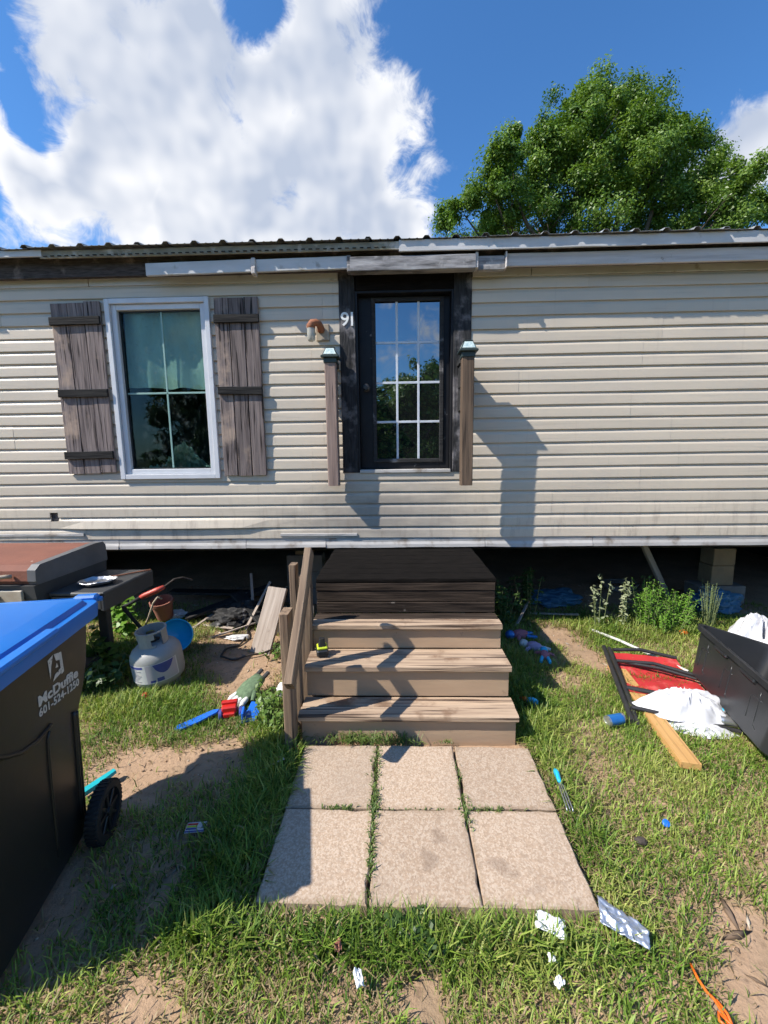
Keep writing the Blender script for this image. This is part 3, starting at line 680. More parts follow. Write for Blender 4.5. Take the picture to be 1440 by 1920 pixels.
# wall lamp (rusty elbow, hanging jar)
lamp = thing('wall_lamp', 'rusty elbow wall lamp with glass jar on the siding beside the burnt doorway', 'lamp', (-.617, YW-.012, 2.71))
mb = MB(); mb.box((.012, -.012, -.005), (.112, .026, .135), .004); part('mounting_block', mb, 'grill_cream', lamp)
mb = MB(); pts = [(0, -.02, .012), (0, -.05, .03), (-.008, -.075, .047), (-.03, -.09, .055), (-.062, -.095, .050), (-.072, -.095, .03)]
mb.tube(pts, [.032, .029, .028, .029, .031, .033], 12); part('elbow', mb, 'copper_rust', lamp, smooth=True, angle=50)
mb = MB(); mb.lathe([(.034, .022), (.036, .010), (.036, -.008), (.033, -.012)], 20, Matrix.Translation((-.072, -.095, .02))); part('collar', mb, 'copper_rust', lamp, smooth=True, angle=40)
mb = MB(); mb.lathe([(.033, .0), (.034, -.05), (.032, -.085), (.024, -.102), (0, -.108)], 20, Matrix.Translation((-.072, -.095, .008))); part('jar', mb, 'lamp_glass', lamp, smooth=True)

# railing stubs either side of the door, with solar caps
def railing(x, label, wood, sgn, out):
    r = thing('railing', label, 'railing', (x, YW-out, 1.41)); gap = out-.0475-.0235; yc = .0475+gap/2
    plank('post', r, (0, 0, .53), (1.06, .095, .095), wood, (0, PIV, 0), .006, .002, True)
    cap = bpy.data.objects.new('solar_cap', None); COL.objects.link(cap); cap.parent = r; cap.location = (0, 0, 1.06)
    mb = MB(); mb.box((0, 0, .008), (.148, .148, .020), .005); mb.box((0, 0, -.022), (.108, .108, .04), .003); part('skirt', mb, 'cap_green', cap)
    b, t, h = .062, .034, .062
    mb = MB(); mb.loft([[(-b, -b, .019), (b, -b, .019), (b, b, .019), (-b, b, .019)], [(-t, -t, .019+h), (t, -t, .019+h), (t, t, .019+h), (-t, t, .019+h)]]); part('hood', mb, 'cap_green', cap)
    for k in range(4):
        mb = MB(); Mz = Matrix.Rotation(k*PIV, 4, 'Z'); mb.add([(-.052, -.0595, .0255), (.052, -.0595, .0255), (.031, -.0365, .0765), (-.031, -.0365, .0765)], [(0, 1, 2, 3)], Mz @ Matrix.Translation((0, -.0025, 0)))
        part('panel', mb, 'solar_glass', cap)
    mb = MB(); mb.box((0, 0, .019+h+.004), (.074, .074, .010), .003); part('top', mb, 'cap_green', cap)
    for i in range(2):                   # scorched infill boards between post and wall
        plank('infill_board', r, (sgn*.030, yc, .90-i*.19), (gap, .184, .024), 'black_wood' if sgn > 0 else 'charred', (PIV, 0, PIV), .004, .0, True)
    plank('top_rail', r, (sgn*.030, yc, 1.015), (gap, .05, .05), 'charred', (0, 0, PIV), .004, 0, True)
    return r
railing(-.530, 'mauve brown railing post with solar cap next to the house number', 'post_mauve', 1, .12)
railing(.588, 'golden brown railing post with solar cap on the side away from the house number', 'post_gold', -1, .235)

# ================================================================== stairs and handrail
SX0, SX1 = -.558, .680; SC = (SX0+SX1)/2; SWD = SX1-SX0
st = thing('stairs', 'short flight of tan wooden steps under the doorway, upper boards near black', 'stairs', (SC, 2.195, 0))
def tread(y0, y1, ztop, mats, th=.038, ov=0):
    n = len(mats); d = (y1-y0)/n
    for i, mm in enumerate(mats):
        plank('tread_board', st, (SC+random.uniform(-.003, .003), y0+d*(i+.5), ztop-th/2+random.uniform(-.002, .002)), (SWD+ov, d-.005, th), mm, (0, 0, R(random.uniform(-.15, .15))), .006, .0025)
def riser(y, z0, z1, mm):
    plank('riser', st, (SC, y+.019, (z0+z1)/2), (SWD-.004, z1-z0-.002, .036), mm, (PIV, 0, 0), .003, .0015)
riser(2.195, -.01, .155, 'tan_paint'); tread(2.165, 2.365, .194, ['tread_wood', 'tread_wood'], ov=.02)
riser(2.365, .194, .365, 'tan_paint'); tread(2.338, 2.575, .404, ['tread_wood', 'tread_wood'], ov=.012)
riser(2.575, .404, .538, 'tan_paint'); tread(2.547, 2.752, .577, ['tread_wood', 'dark_step'])
riser(2.752, .579, .655, 'dark_step'); riser(2.757, .657, .735, 'dark_step'); riser(2.752, .737, .793, 'dark_step')
tread(2.750, 3.668, .825, ['black_wood']*7, th=.03)
for x in (SX0+.03, SX1-.03):                               # closed stringers
    mb = MB(); poly = [(2.24, -.01), (3.66, -.01), (3.66, .792), (2.795, .792), (2.795, .536), (2.615, .536), (2.615, .363), (2.405, .363), (2.405, .153), (2.24, .153)]
    mb.prism(poly, .036, Matrix(((0, 0, 1, x-.018-SC), (1, 0, 0, -2.195), (0, 1, 0, 0), (0, 0, 0, 1)))); part('stringer', mb, 'post_wood', st)

hr = thing('stair_handrail', 'broken weathered handrail on three rough posts beside the steps', 'handrail', (-.62, 2.18, 0))
plank('post', hr, (-.606, 2.149, .405), (.85, .112, .05), 'post_wood', (0, PIV, 0), .006, .004)
plank('post', hr, (-.596, 2.318, .52), (1.06, .07, .04), 'post_wood', (0, PIV, 0), .006, .004)
def splinter(x, y, z0, z1, wx, wy):                        # post with a torn top
    mb = MB(); n = 9; pts = []
    base = [(-wx/2+wx*i/n, -wy/2) for i in range(n)]+[(wx/2, -wy/2+wy*i/n) for i in range(n)]+[(wx/2-wx*i/n, wy/2) for i in range(n)]+[(-wx/2, wy/2-wy*i/n) for i in range(n)]
    top = [(x0_, y0_, z1-z0-abs(random.gauss(0, .05))) for x0_, y0_ in base]
    mid = [(a, b, z1-z0-.20) for a, b in base]; bot = [(a, b, 0) for a, b in base]
    loops = [bot, mid, top, [(a*.3, b*.3, z1-z0-.12) for a, b in base]]
    # long axis must be local X for the grain
    mb.loft([[(z, a, b) for a, b, z in L] for L in loops]); return part('post', mb, 'post_wood', hr, rel(hr, (x, y, z0)), (0, -PIV, 0))
splinter(-.592, 2.565, 0, .93, .06, .085)
pa, pb = Vector((-.508, 1.815, .585)), Vector((-.508, 2.36, 1.112)); dv = pb-pa
plank('rail', hr, (pa+pb)/2, (dv.length, .042, .088), 'post_wood', (0, -math.asin(dv.z/dv.length), PIV), .004, .004)

# ================================================================== wheeled trash cart
tc_ = thing('trash_cart', 'black wheeled trash cart with a blue lid', 'trash cart', (-1.592, 1.335, 0), R(12.5)); tc_.scale = (1, 1, .972)
def rrect(hx0, hx1, hy0, hy1, rad, z, n=6):
    pts = []
    for (cx, cy, a0) in ((hx1-rad, hy1-rad, 0), (hx0+rad, hy1-rad, PIV), (hx0+rad, hy0+rad, math.pi), (hx1-rad, hy0+rad, 1.5*math.pi)):
        for k in range(n+1):
            a = a0+PIV*k/n; pts.append((cx+rad*math.cos(a), cy+rad*math.sin(a), z))
    return pts
prof = [(.262, -.39, .205, .05), (.268, -.40, .215, .10), (.270, -.405, .235, .50), (.271, -.405, .25, .60), (.273, -.405, .315, .70), (.276, -.41, .355, .80), (.281, -.41, .37, .92), (.284, -.412, .375, 1.00), (.296, -.42, .388, 1.003), (.298, -.42, .39, 1.035)]
mb = MB(); mb.loft([rrect(-h, h, a, b, .05, z) for h, a, b, z in prof]+[rrect(-.28, .28, -.385, .375, .045, 1.035), rrect(-.27, .27, -.37, .36, .045, .95)], cap1=True)
part('body', mb, 'bin_black', tc_, smooth=True, angle=35)
# mouldings on the flank: two tall ribs, an arched panel edge, a slot under the rim
def flank(z):                                              # x of the +x flank at height z
    for (h, a, b, q), (h2, a2, b2, q2) in zip(prof, prof[1:]):
        if q <= z <= q2: return h+(h2-h)*(z-q)/(q2-q)
    return prof[0][0] if z < .1 else prof[-1][0]
def flank_tube(pts, rad, name='moulding', sub=6):
    P_ = [Vector((0, *p)) for p in pts]; out = []
    for a, b in zip(P_, P_[1:]):
        for k in range(sub): out.append(a.lerp(b, k/sub))
    out.append(P_[-1]); out = [(flank(p.z)+.001, p.y, p.z) for p in out]
    mb = MB(); mb.tube(out, rad, 8); part(name, mb, 'bin_black', tc_, smooth=True)
flank_tube([(.018, .66), (.006, .64), (.0, .60), (-.008, .45), (-.018, .14)], .006)
flank_tube([(.185, .63), (.178, .5), (.155, .14)], .009); flank_tube([(.205, .62), (.198, .5), (.178, .14)], .007)
flank_tube([(.03, .678), (-.06, .672), (-.14, .69), (-.22, .735), (-.30, .80)], .008)
flank_tube([(.02, .985), (.21, .988), (.215, 1.0)], .005)
flank_tube([(-.36, 1.001), (.36, 1.001)], .007)
for s_ in (-1, 1):
    wh = bpy.data.objects.new('wheel', None); COL.objects.link(wh); wh.parent = tc_; wh.location = (s_*.340, .190, .126); wh.rotation_euler = (0, PIV, 0); wh.scale = (.86, .86, .86)
    mb = MB(); mb.lathe([(.105, -.030), (.138, -.028), (.145, -.018), (.146, 0), (.145, .018), (.138, .028), (.105, .030), (.105, -.030)], 40)
    for k in range(40):
        a = 2*math.pi*k/40; mb.box((.1455*math.cos(a), .1455*math.sin(a), 0), (.006, .010, .05), 0, None) if False else mb.box((0, 0, 0), (.006, .011, .052), 0, Matrix.Rotation(a, 4, 'Z') @ Matrix.Translation((.1455, 0, 0)))
    part('tyre', mb, 'rubber', wh, smooth=True, angle=35)
    mb = MB(); mb.lathe([(0, -.02), (.106, -.012), (.106, .012), (0, .014)], 32)
    mb.lathe([(0, .032), (.022, .032), (.026, .012)], 20)
    mb.lathe([(0, -.032), (.022, -.032), (.026, -.012)], 20)
    for k in range(8):
        for q in (-1, 1): mb.box((0, 0, 0), (.08, .016, .010), .003, Matrix.Rotation(2*math.pi*k/8, 4, 'Z') @ Matrix.Translation((.063, 0, q*.019)))
    part('rim', mb, 'bin_black', wh, smooth=True, angle=35)
mb = MB(); mb.tube([(-.32, .190, .126), (.32, .190, .126)], .011, 12); part('axle', mb, 'steel_dark', tc_)
mb = MB(); mb.tube([(-.27, .44, 1.0), (.27, .44, 1.0)], .016, 12)
for s_ in (-.25, 0, .25): mb.box((s_, .41, .995), (.025, .08, .05), .004)
part('handle', mb, 'bin_black', tc_, smooth=True, angle=40)
lid = bpy.data.objects.new('lid', None); COL.objects.link(lid); lid.parent = tc_; lid.location = (0, 0, 1.036)
mb = MB(); LX = .308
mb.loft([rrect(-LX, LX, -.44, .43, .05, -.055), rrect(-LX-.004, LX+.004, -.445, .435, .05, .0), rrect(-LX, LX, -.44, .43, .05, .012), rrect(-LX+.028, LX-.028, -.41, .40, .045, .014),
         rrect(-LX+.04, LX-.04, -.40, .39, .045, .034), rrect(-LX+.10, LX-.10, -.33, .33, .05, .050)], cap0=False)
mb.box((LX-.002, -.18, .016), (.052, .48, .026), .008); mb.box((-LX+.002, -.18, .016), (.052, .48, .026), .008)
part('shell', mb, 'bin_blue', lid, smooth=True, angle=30)
mb = MB()
for s_ in (-.24, .24): mb.box((s_, .452, .010), (.10, .05, .042), .01)
part('hinge', mb, 'bin_blue', lid)
mb = MB(); mb.tube([(-.30, .462, .004), (.30, .462, .004)], .012, 12); part('hinge_rod', mb, 'bin_blue', lid, smooth=True)
# stamped logo and lettering on the flank
tilt = math.atan2(.281-.262, .92-.70)
def stamp(me, y, z, parent=tc_):
    return link('stamp', me, parent, (flank(z)+.0035, y, z), (0, 0, 0))
def on_flank(me):                                          # font XY -> flank YZ, bent to the flank's slope
    for v in me.vertices: v.co = Vector((v.co.z, v.co.x, v.co.y))
    return me
def place_text(s, size, bold, y, z, sx=1.0, sp=1.0):
    me = on_flank(text_mesh('stamp', s, size, bold, 'stamp_white', .0005, 0, sp)); wd = max(v.co.y for v in me.vertices)-min(v.co.y for v in me.vertices)
    for v in me.vertices:
        yy = y+v.co.y*sx/wd; zz = z+v.co.z-.10*(v.co.y*sx/wd); v.co = Vector((flank(zz)+.0012+v.co.x, yy, zz))
    link('stamp', me, tc_)
place_text('McDuffie', .056, .0020, -.030, .792, .268, 1.02)
place_text('601-524-1250', .045, .0012, -.030, .750, .272, 1.05)
mb = MB()
for poly in ([(.043, .938), (.078, .946), (.062, .905), (.052, .855)], [(.083, .945), (.132, .932), (.142, .842), (.124, .838), (.117, .905), (.094, .912)], [(.066, .838), (.120, .846), (.122, .868), (.082, .860)], [(.088, .884), (.106, .880), (.098, .902)]):
    mb.add([(flank(z)+.002, y, z) for y, z in poly], [tuple(range(len(poly)))])
part('logo', mb, 'stamp_white', tc_, recalc=False)

# ================================================================== gas grill
gr = thing('gas_grill', 'rusty lidded gas grill with black side shelf standing behind the trash cart', 'grill', (-2.75, 2.85, 0))
def gp(p): return rel(gr, p)
mb = MB(); hood = [(2.50, .875), (2.485, .90), (2.49, .965), (2.53, .995), (3.02, 1.025), (3.10, 1.02), (3.125, .99), (3.13, .875)]
Mx = lambda x0: Matrix(((0, 0, 1, x0+2.75), (1, 0, 0, -2.85), (0, 1, 0, 0), (0, 0, 0, 1)))
mb.prism(hood, 1.02, Mx(-3.36)); part('lid', mb, 'grill_rust', gr)
mb = MB(); grow = [(y+(.006 if y > 2.8 else -.006), z+(.006 if z > .95 else 0)) for y, z in hood]
mb.prism(grow, .055, Mx(-2.345)); part('lid_end', mb, 'grill_grey', gr)
mb = MB(); mb.prism(grow, .055, Mx(-3.41)); part('lid_end', mb, 'grill_grey', gr)
mb = MB(); mb.tube([(-3.2+2.75, 2.47-2.85, .93), (-3.2+2.75, 2.44-2.85, .935), (-2.52+2.75, 2.44-2.85, .935), (-2.46+2.75, 2.45-2.85, .94), (-2.44+2.75, 2.475-2.85, .935)], .013, 10); part('handle', mb, 'grill_cream', gr, smooth=True)
mb = MB(); mb.prism([(2.48, .78), (2.47, .872), (3.135, .872), (3.12, .74), (2.60, .72)], 1.10, Mx(-3.40)); part('firebox', mb, 'grill_black', gr)
mb = MB(); mb.box((-2.85+2.75, 2.468-2.85, .80), (.95, .02, .09), .005); part('control_panel', mb, 'grill_cream', gr)
for k in range(3):
    mb = MB(); mb.lathe([(0, .03), (.02, .03), (.024, 0)], 16, Matrix.Translation((-3.1+.28*k+2.75, 2.458-2.85, .80)) @ Matrix.Rotation(PIV, 4, 'X')); part('knob', mb, 'grill_black', gr, smooth=True, angle=40)
mb = MB(); mb.box((-2.10+2.75, 2.83-2.85, .782), (.37, .56, .035), .008); mb.box((-1.932+2.75, 2.83-2.85, .735), (.03, .56, .125), .006); mb.box((-2.10+2.75, 2.56-2.85, .735), (.34, .02, .10), .005)
part('side_shelf', mb, 'grill_black', gr)
for (x, y) in ((-2.30, 2.58), (-2.30, 3.05), (-3.30, 2.58), (-3.30, 3.05)):
    mb = MB(); mb.box((x+2.75, y-2.85, .37), (.075, .055, .76), .005); part('leg', mb, 'grill_black', gr)
mb = MB(); mb.box((-2.8+2.75, 2.815-2.85, .14), (1.0, .44, .03), .005); part('bottom_shelf', mb, 'grill_black', gr)
mb = MB(); mb.box((-2.8+2.75, 2.56-2.85, .44), (.93, .015, .56), .004); part('door_panel', mb, 'grill_grey', gr)
# things lying on the shelf
mb = MB(); mb.lathe([(.02, .0), (.09, .002), (.11, .018), (.105, .02), (.085, .006), (.02, .004)], 22)
for v in range(len(mb.v)):
    p = mb.v[v]; mb.v[v] = (p[0]*1.1, p[1]*.85, p[2]*1.3+.010*mnoise.noise((p[0]*30, p[1]*30, 1))+.006)
single('foil_tray', mb, 'foil', 'crumpled foil tray lying on the shelf of the grill', 'foil tray', (-2.08, 2.73, .802), (0, 0, .4))
mb = MB(); mb.tube([(-.02, 0, 0), (.10, .10, .003), (.20, .21, .002)], .006, 8); mb.tube([(-.02, 0, 0), (-.06, -.04, 0)], .009, 8)
single('skewer', mb, 'copper_rust', 'thin rusty rod lying across the shelf of the grill', 'rod', (-2.11, 2.86, .806))

# propane cylinder
pc = thing('propane_cylinder', 'grey propane cylinder with printed label standing in the grass by the grill', 'gas cylinder', (-1.765, 2.86, -.01)); pc.rotation_euler = (R(4), R(-5), R(10))
mb = MB(); rr = .172
mb.lathe([(0, .03), (.10, .03), (.14, .045), (.165, .075), (rr, .11), (rr, .245), (.168, .275), (.15, .305), (.12, .328), (.07, .342), (0, .346)], 40); part('vessel', mb, 'tank_grey', pc, smooth=True)
mb = MB(); mb.lathe([(.125, 0), (.128, 0), (.128, .05), (.118, .055), (.115, .03)], 32); part('foot_ring', mb, 'tank_grey', pc, smooth=True, angle=40)
mb = MB()                                                   # collar with hand holes
for k in range(24):
    a0, a1 = math.pi*2*k/24, math.pi*2*(k+1)/24
    if k in (20, 21): continue
    lo_, hi_ = (.395, .44) if k % 6 in (1, 2) else (.335, .44)
    mb.lathe([(.094, lo_), (.100, lo_), (.100, hi_), (.094, hi_), (.094, lo_)], 1, None, 0, a0, a1)
    if k % 6 in (1, 2): mb.lathe([(.094, .335), (.1, .335), (.1, .352), (.094, .352), (.094, .335)], 1, None, 0, a0, a1)
mb.lathe([(.092, .436), (.104, .436), (.104, .446), (.092, .446), (.092, .436)], 32)
part('collar', mb, 'tank_grey', pc, smooth=True, angle=40)
mb = MB(); mb.lathe([(0, .34), (.022, .34), (.022, .37), (.013, .375), (.013, .395), (.028, .397), (.028, .415), (0, .417)], 14); mb.tube([(0, 0, .372), (.05, -.02, .372)], .012, 10); part('valve', mb, 'steel_dark', pc, smooth=True, angle=40)
def wrap(z0, z1, a0, a1, mm, rad=rr+.0015, nm='print'):
    mb = MB(); n = max(3, int(abs(a1-a0)/.08)); mb.grid(lambda u, v: (rad*math.cos(a0+(a1-a0)*u), rad*math.sin(a0+(a1-a0)*u), z0+(z1-z0)*v), n, 1); part(nm, mb, mm, pc, smooth=True)
A = R(-95)
wrap(.105, .247, A-1.15, A+1.25, 'print_white', rr+.0012, 'sleeve')
wrap(.109, .243, A-.02, A+1.2, 'print_mauve')
wrap(.222, .240, A-.98, A-.12, 'print_navy', rr+.002)
for q in range(9): wrap(.211-q*.0115, .2165-q*.0115, A-1.0, A-.18-random.random()*.25, 'print_text', rr+.002)
mb = MB(); n = 12
mb.add([(lambda u, v: ((rr+.0022)*math.cos(u), (rr+.0022)*math.sin(u), v))(A+.28+.9*i/n, z) for i in range(n+1) for z in (.243, .243-.075*math.sin(min(1, i/n*1.15)*math.pi)**.6)], [(2*i, 2*i+2, 2*i+3, 2*i+1) for i in range(n)]); part('print', mb, 'print_navy', pc, smooth=True)
wrap(.112, .140, A+.36, A+.62, 'print_navy', rr+.002); wrap(.112, .128, A+.10, A+.30, 'print_navy', rr+.002)

# ================================================================== loose things on the ground
def crumple(rx, ry, rz, seed, sub=4, rough=.30, flat=.0, sc=1.5):
    bm = bmesh.new(); bmesh.ops.create_icosphere(bm, subdivisions=sub, radius=1); mb = MB()
    for v in bm.verts:
        p = v.co.copy(); q = p*sc+Vector((seed*3.7, seed, 0))
        d = 1+rough*(abs(mnoise.noise(q))*1.6-.3)+rough*.6*(abs(mnoise.noise(q*2.7))*1.5-.3)
        p = Vector((p.x*rx, p.y*ry, p.z*rz))*d
        if p.z < -rz*(1-flat)*.75: p.z = -rz*(1-flat)*.75
        v.co = p
    zmin = min(v.co.z for v in bm.verts)
    mb.add([(v.co.x, v.co.y, v.co.z-zmin) for v in bm.verts], [tuple(v.index for v in f.verts) for f in bm.faces]); bm.free()
    return mb
def bag(rx, ry, h, seed, nr=14, na=56):
    """a limp bag: sharp folds running out from its middle, ragged rim, thin skirt on the ground"""
    mb = MB(); vs = [(0, 0, h)]; fs = []
    for i in range(1, nr+1):
        u = i/nr
        for k in range(na):
            a = 2*math.pi*k/na; c, s_ = math.cos(a), math.sin(a)
            rim = 1+.28*mnoise.noise((c*1.6, s_*1.6, seed))+.13*mnoise.noise((c*5, s_*5, seed+3))
            fold = 1-abs(mnoise.noise((c*2.3+u*1.4, s_*2.3, seed+7+u)))*2.2; fold2 = 1-abs(mnoise.noise((c*4+u*4.5, s_*4, seed+11+u*4)))*2.0
            z = h*(1-u**1.7)*(.55+.45*fold)+h*.20*fold2*math.sin(u*math.pi)+.006*(1-u)
            vs.append((rx*u*rim*c, ry*u*rim*s_, max(z, .002)))
    for k in range(na): fs.append((0, 1+k, 1+(k+1) % na))
    for i in range(nr-1):
        for k in range(na): fs.append((1+i*na+k, 1+(i+1)*na+k, 1+(i+1)*na+(k+1) % na, 1+i*na+(k+1) % na))
    return mb.add(vs, fs)
# storage tote, open, standing on the grass
tt = thing('storage_tote', 'large open black plastic storage tote tipped against the red chair', 'tote', (2.18, 2.35, .055), R(-15)); tt.rotation_euler = (R(-1), R(15), R(-15)); tt.scale = (1, 1, .9)
TX, TY_, TH = .245, .50, .385
mb = MB()
mb.loft([rrect(-TX+.045, TX-.045, -TY_+.05, TY_-.05, .06, 0), rrect(-TX+.035, TX-.035, -TY_+.038, TY_-.038, .07, .012), rrect(-TX+.002, TX-.002, -TY_+.002, TY_-.002, .07, .34), rrect(-TX-.006, TX+.006, -TY_-.006, TY_+.006, .075, .345),
         rrect(-TX-.022, TX+.022, -TY_-.022, TY_+.022, .085, .350), rrect(-TX-.024, TX+.024, -TY_-.024, TY_+.024, .085, .384), rrect(-TX-.012, TX+.012, -TY_-.012, TY_+.012, .08, .388),
         rrect(-TX+.004, TX-.004, -TY_+.004, TY_-.004, .07, .384), rrect(-TX+.042, TX-.042, -TY_+.045, TY_-.045, .065, .018)], cap0=True, cap1=True)
part('shell', mb, 'black_plastic', tt, smooth=True, angle=32)
def tote_side(s_, pts, rad=.0045):
    out = []
    P_ = [Vector((0, *p)) for p in pts]
    for a, b in zip(P_, P_[1:]):
        for k in range(5): out.append(a.lerp(b, k/5))
    out.append(P_[-1]); out = [(s_*(TX-.0375+.033*p.z/.34), p.y, p.z) for p in out]
    mb = MB(); mb.tube(out, rad, 8); part('moulding', mb, 'black_plastic', tt, smooth=True)
for s_ in (-1, 1):
    for y0 in (.25, -.05, -.35):
        tote_side(s_, [(y0+.12, .10), (y0+.125, .235), (y0+.11, .25), (y0+.03, .25)]); tote_side(s_, [(y0+.055, .30), (y0+.045, .09), (y0+.02, .08)])
    mb = MB()
    for y0 in (.13, -.17): mb.box((s_*(TX+.004), y0, .335), (.026, .15, .03), .006)
    part('handle', mb, 'black_plastic', tt)
# folded camp chair, lying flat
fc = thing('camp_chair', 'collapsed camp chair with red canvas and black metal frame lying flat', 'chair', (1.75, 2.75, 0))
def fct(pts, rad=.0125, name='frame_tube'):
    mb = MB(); mb.tube([rel(fc, p) for p in pts], rad, 10); return part(name, mb, 'black_paint', fc, smooth=True, angle=50)
fct([(1.70, 3.25, .085), (1.56, 2.80, .07), (1.435, 2.36, .035)], .017); fct([(1.745, 3.25, .07), (1.60, 2.78, .055), (1.455, 2.33, .022)], .017)
fct([(1.76, 3.22, .075), (1.97, 3.21, .08), (2.20, 3.12, .055)], .014); fct([(1.68, 3.02, .085), (1.92, 2.96, .095), (2.19, 2.80, .07)], .013); fct([(1.69, 3.035, .075), (1.94, 2.92, .08), (2.18, 2.76, .06)], .011)
fct([(1.49, 2.47, .06), (1.66, 2.40, .055), (2.08, 2.25, .03)], .013); fct([(1.58, 2.70, .055), (1.80, 2.62, .05)], .017)
mb = MB()
def cloth(u, v):
    a = Vector((1.745, 3.20, .062)).lerp(Vector((2.19, 3.11, .05)), u); b = Vector((1.58, 2.66, .05)).lerp(Vector((2.10, 2.56, .036)), u)
    p = a.lerp(b, v); p.z += .014*mnoise.noise((u*4, v*5, 1))+.012*math.sin(v*9+u*3)*.6-.018*math.sin(v*math.pi)
    return rel(fc, p)
mb.grid(cloth, 26, 26); part('seat', mb, 'red_canvas', fc, smooth=True)
mb = bag(.26, .135, .13, 2.3); single('plastic_bag', mb, 'white_film', 'crumpled white plastic bag lying on the red canvas chair', 'plastic bag', (1.83, 2.46, .05), (0, 0, R(-14)), smooth=True)
mb = bag(.20, .07, .05, 5.1); single('plastic_scrap', mb, 'white_film', 'thin white plastic scrap in the grass under the chair tube', 'plastic scrap', (1.80, 2.32, .01), (0, 0, R(-14)), smooth=True)
mb = bag(.34, .27, .32, 9.4); single('plastic_sack', mb, 'white_film', 'bulky white plastic sack lying behind the black tote', 'plastic sack', (3.02, 3.32, .0), (0, 0, .3), smooth=True)
def can(name, label, loc, rz, m1, crush=.25, r_=.033, L=.115):
    t = thing(name, label, 'can', loc, rz)
    def sq(mb):
        for i, p in enumerate(mb.v): mb.v[i] = (p[0], p[1]*(1-crush*.2), p[2]*(1-crush*max(0, math.sin((p[0]+.06)*26))))
        return mb
    Mx_ = Matrix.Translation((0, 0, r_)) @ Matrix.Rotation(PIV, 4, 'Y')
    mb = MB(); mb.lathe([(r_, -L/2+.012), (r_, L/2-.012)], 20, Mx_); part('wall', sq(mb), m1, t, smooth=True)
    for s_ in (-1, 1):
        mb = MB(); mb.lathe([(0, s_*(L/2-.006)), (r_*.75, s_*(L/2-.006)), (r_*.8, s_*L/2), (r_*.85, s_*L/2), (r_, s_*(L/2-.012))], 20, Mx_); part('end', sq(mb), 'can_metal', t, smooth=True, angle=40)
    return t
can('drink_can', 'blue and silver drink can lying in the grass by the chair frame', (1.33, 2.365, .012), R(15), 'can_blue', .3, .036)
can('drink_can', 'cyan drink can lying beside the white plastic bag against the tote', (2.03, 2.42, .04), R(70), 'plastic_cyan', .1, .033)
can('drink_can', 'silver drink can lying on the frame tube near the tote', (2.0, 2.33, .03), R(-20), 'can_metal', .25, .033)
# pole, planks
mb = MB(); mb.tube([(-.40, 0, 0), (-.1, .004, .012), (.2, -.003, .01), (.46, 0, .004)], .012, 10)
single('pole', mb, 'pole_white', 'thin white pole lying slantwise across the grass', 'pole', (1.99, 3.38, .022), (0, 0, math.atan2(-.78, .374)), smooth=True, angle=50)
pl = plank('timber_plank', None, (0, 0, 0), (1.10, .10, .038), 'new_pine', ch=.002); pl.location = (1.615, 2.535, .028); pl.rotation_euler = (R(2), R(1.2), math.atan2(1.08, .17)); tag(pl, 'yellow pine plank lying in the grass under the red chair', 'plank')
bd = plank('leaning_board', None, (0, 0, 0), (.58, .185, .034), 'old_board', ch=.004, wob=.003); bd.location = (-1.135, 3.49, .225); bd.rotation_euler = (R(6), R(-58), R(72)); tag(bd, 'grey weathered board leaning on a block pier under the house', 'board')

# piers under the home
def pier(loc, label, upper, rz=0):
    p = thing('support_pier', label, 'pier', loc, rz)
    for k in range(3):
        mb = MB(); mb.box((0, 0, .095+k*.192), (.40, .19, .188), .006)
        for s_ in (-.1, .1): mb.box((s_, -.0955, .095+k*.192), (.11, .004, .11))
        part('block', mb, 'concrete', p)
    mb = MB(); mb.box((0, 0, .604), (.20, .19, .045), .004); part('cap_block', mb, upper, p)
    return p
pier((-1.02, 4.55, 0), 'grey block pier under the house behind the leaning board', 'block_tan')
p = thing('support_pier', 'tan block pier on a grey footing under the house past the weeds', 'pier', (3.56, 4.56, 0))
mb = MB(); mb.box((0, 0, .10), (.50, .24, .20), .008); part('footing', mb, 'concrete', p)
mb = MB(); mb.box((0, 0, .315), (.24, .20, .22), .006); part('block', mb, 'block_tan', p); mb = MB(); mb.box((.004, 0, .523), (.235, .20, .19), .006); part('block', mb, 'block_tan', p)
mb = MB(); mb.box((0, .0, .098), (.40, .19, .188), .006)
single('concrete_block', mb, 'concrete', 'dark concrete block under the house behind the leaning board', 'block', (-1.0, 3.80, 0), (0, 0, .2))
mb = MB(); mb.box((0, 0, 0), (1.05, .035, .07), .004); o = single('prop_stick', mb, 'old_board', 'slanted wooden prop under the house behind the green weeds', 'prop', (2.86, 4.5, .37), (0, R(50), R(30)))
mb = MB()
for k in range(3): mb.tube([(.19*math.cos(a/16*math.pi*2)*(1+.06*k), .17*math.sin(a/16*math.pi*2), .012+.02*k+.006*math.sin(a)) for a in range(17)], .010, 8)
single('hose_coil', mb, 'concrete', 'grey coiled hose on the ground in the dark crawl space', 'hose', (2.75, 5.0, .01))
mb = crumple(.24, .14, .14, 14, 4, .35, .2); single('tarp_bundle', mb, 'tarp_blue', 'crumpled blue tarp bundle under the house beside the weeds', 'tarp', (3.36, 4.27, 0))
mb = crumple(.28, .16, .09, 17, 4, .35, .2); single('tarp_bundle', mb, 'tarp_blue', 'flattened dark blue tarp in the crawl space shade next to the steps', 'tarp', (1.75, 4.5, 0))
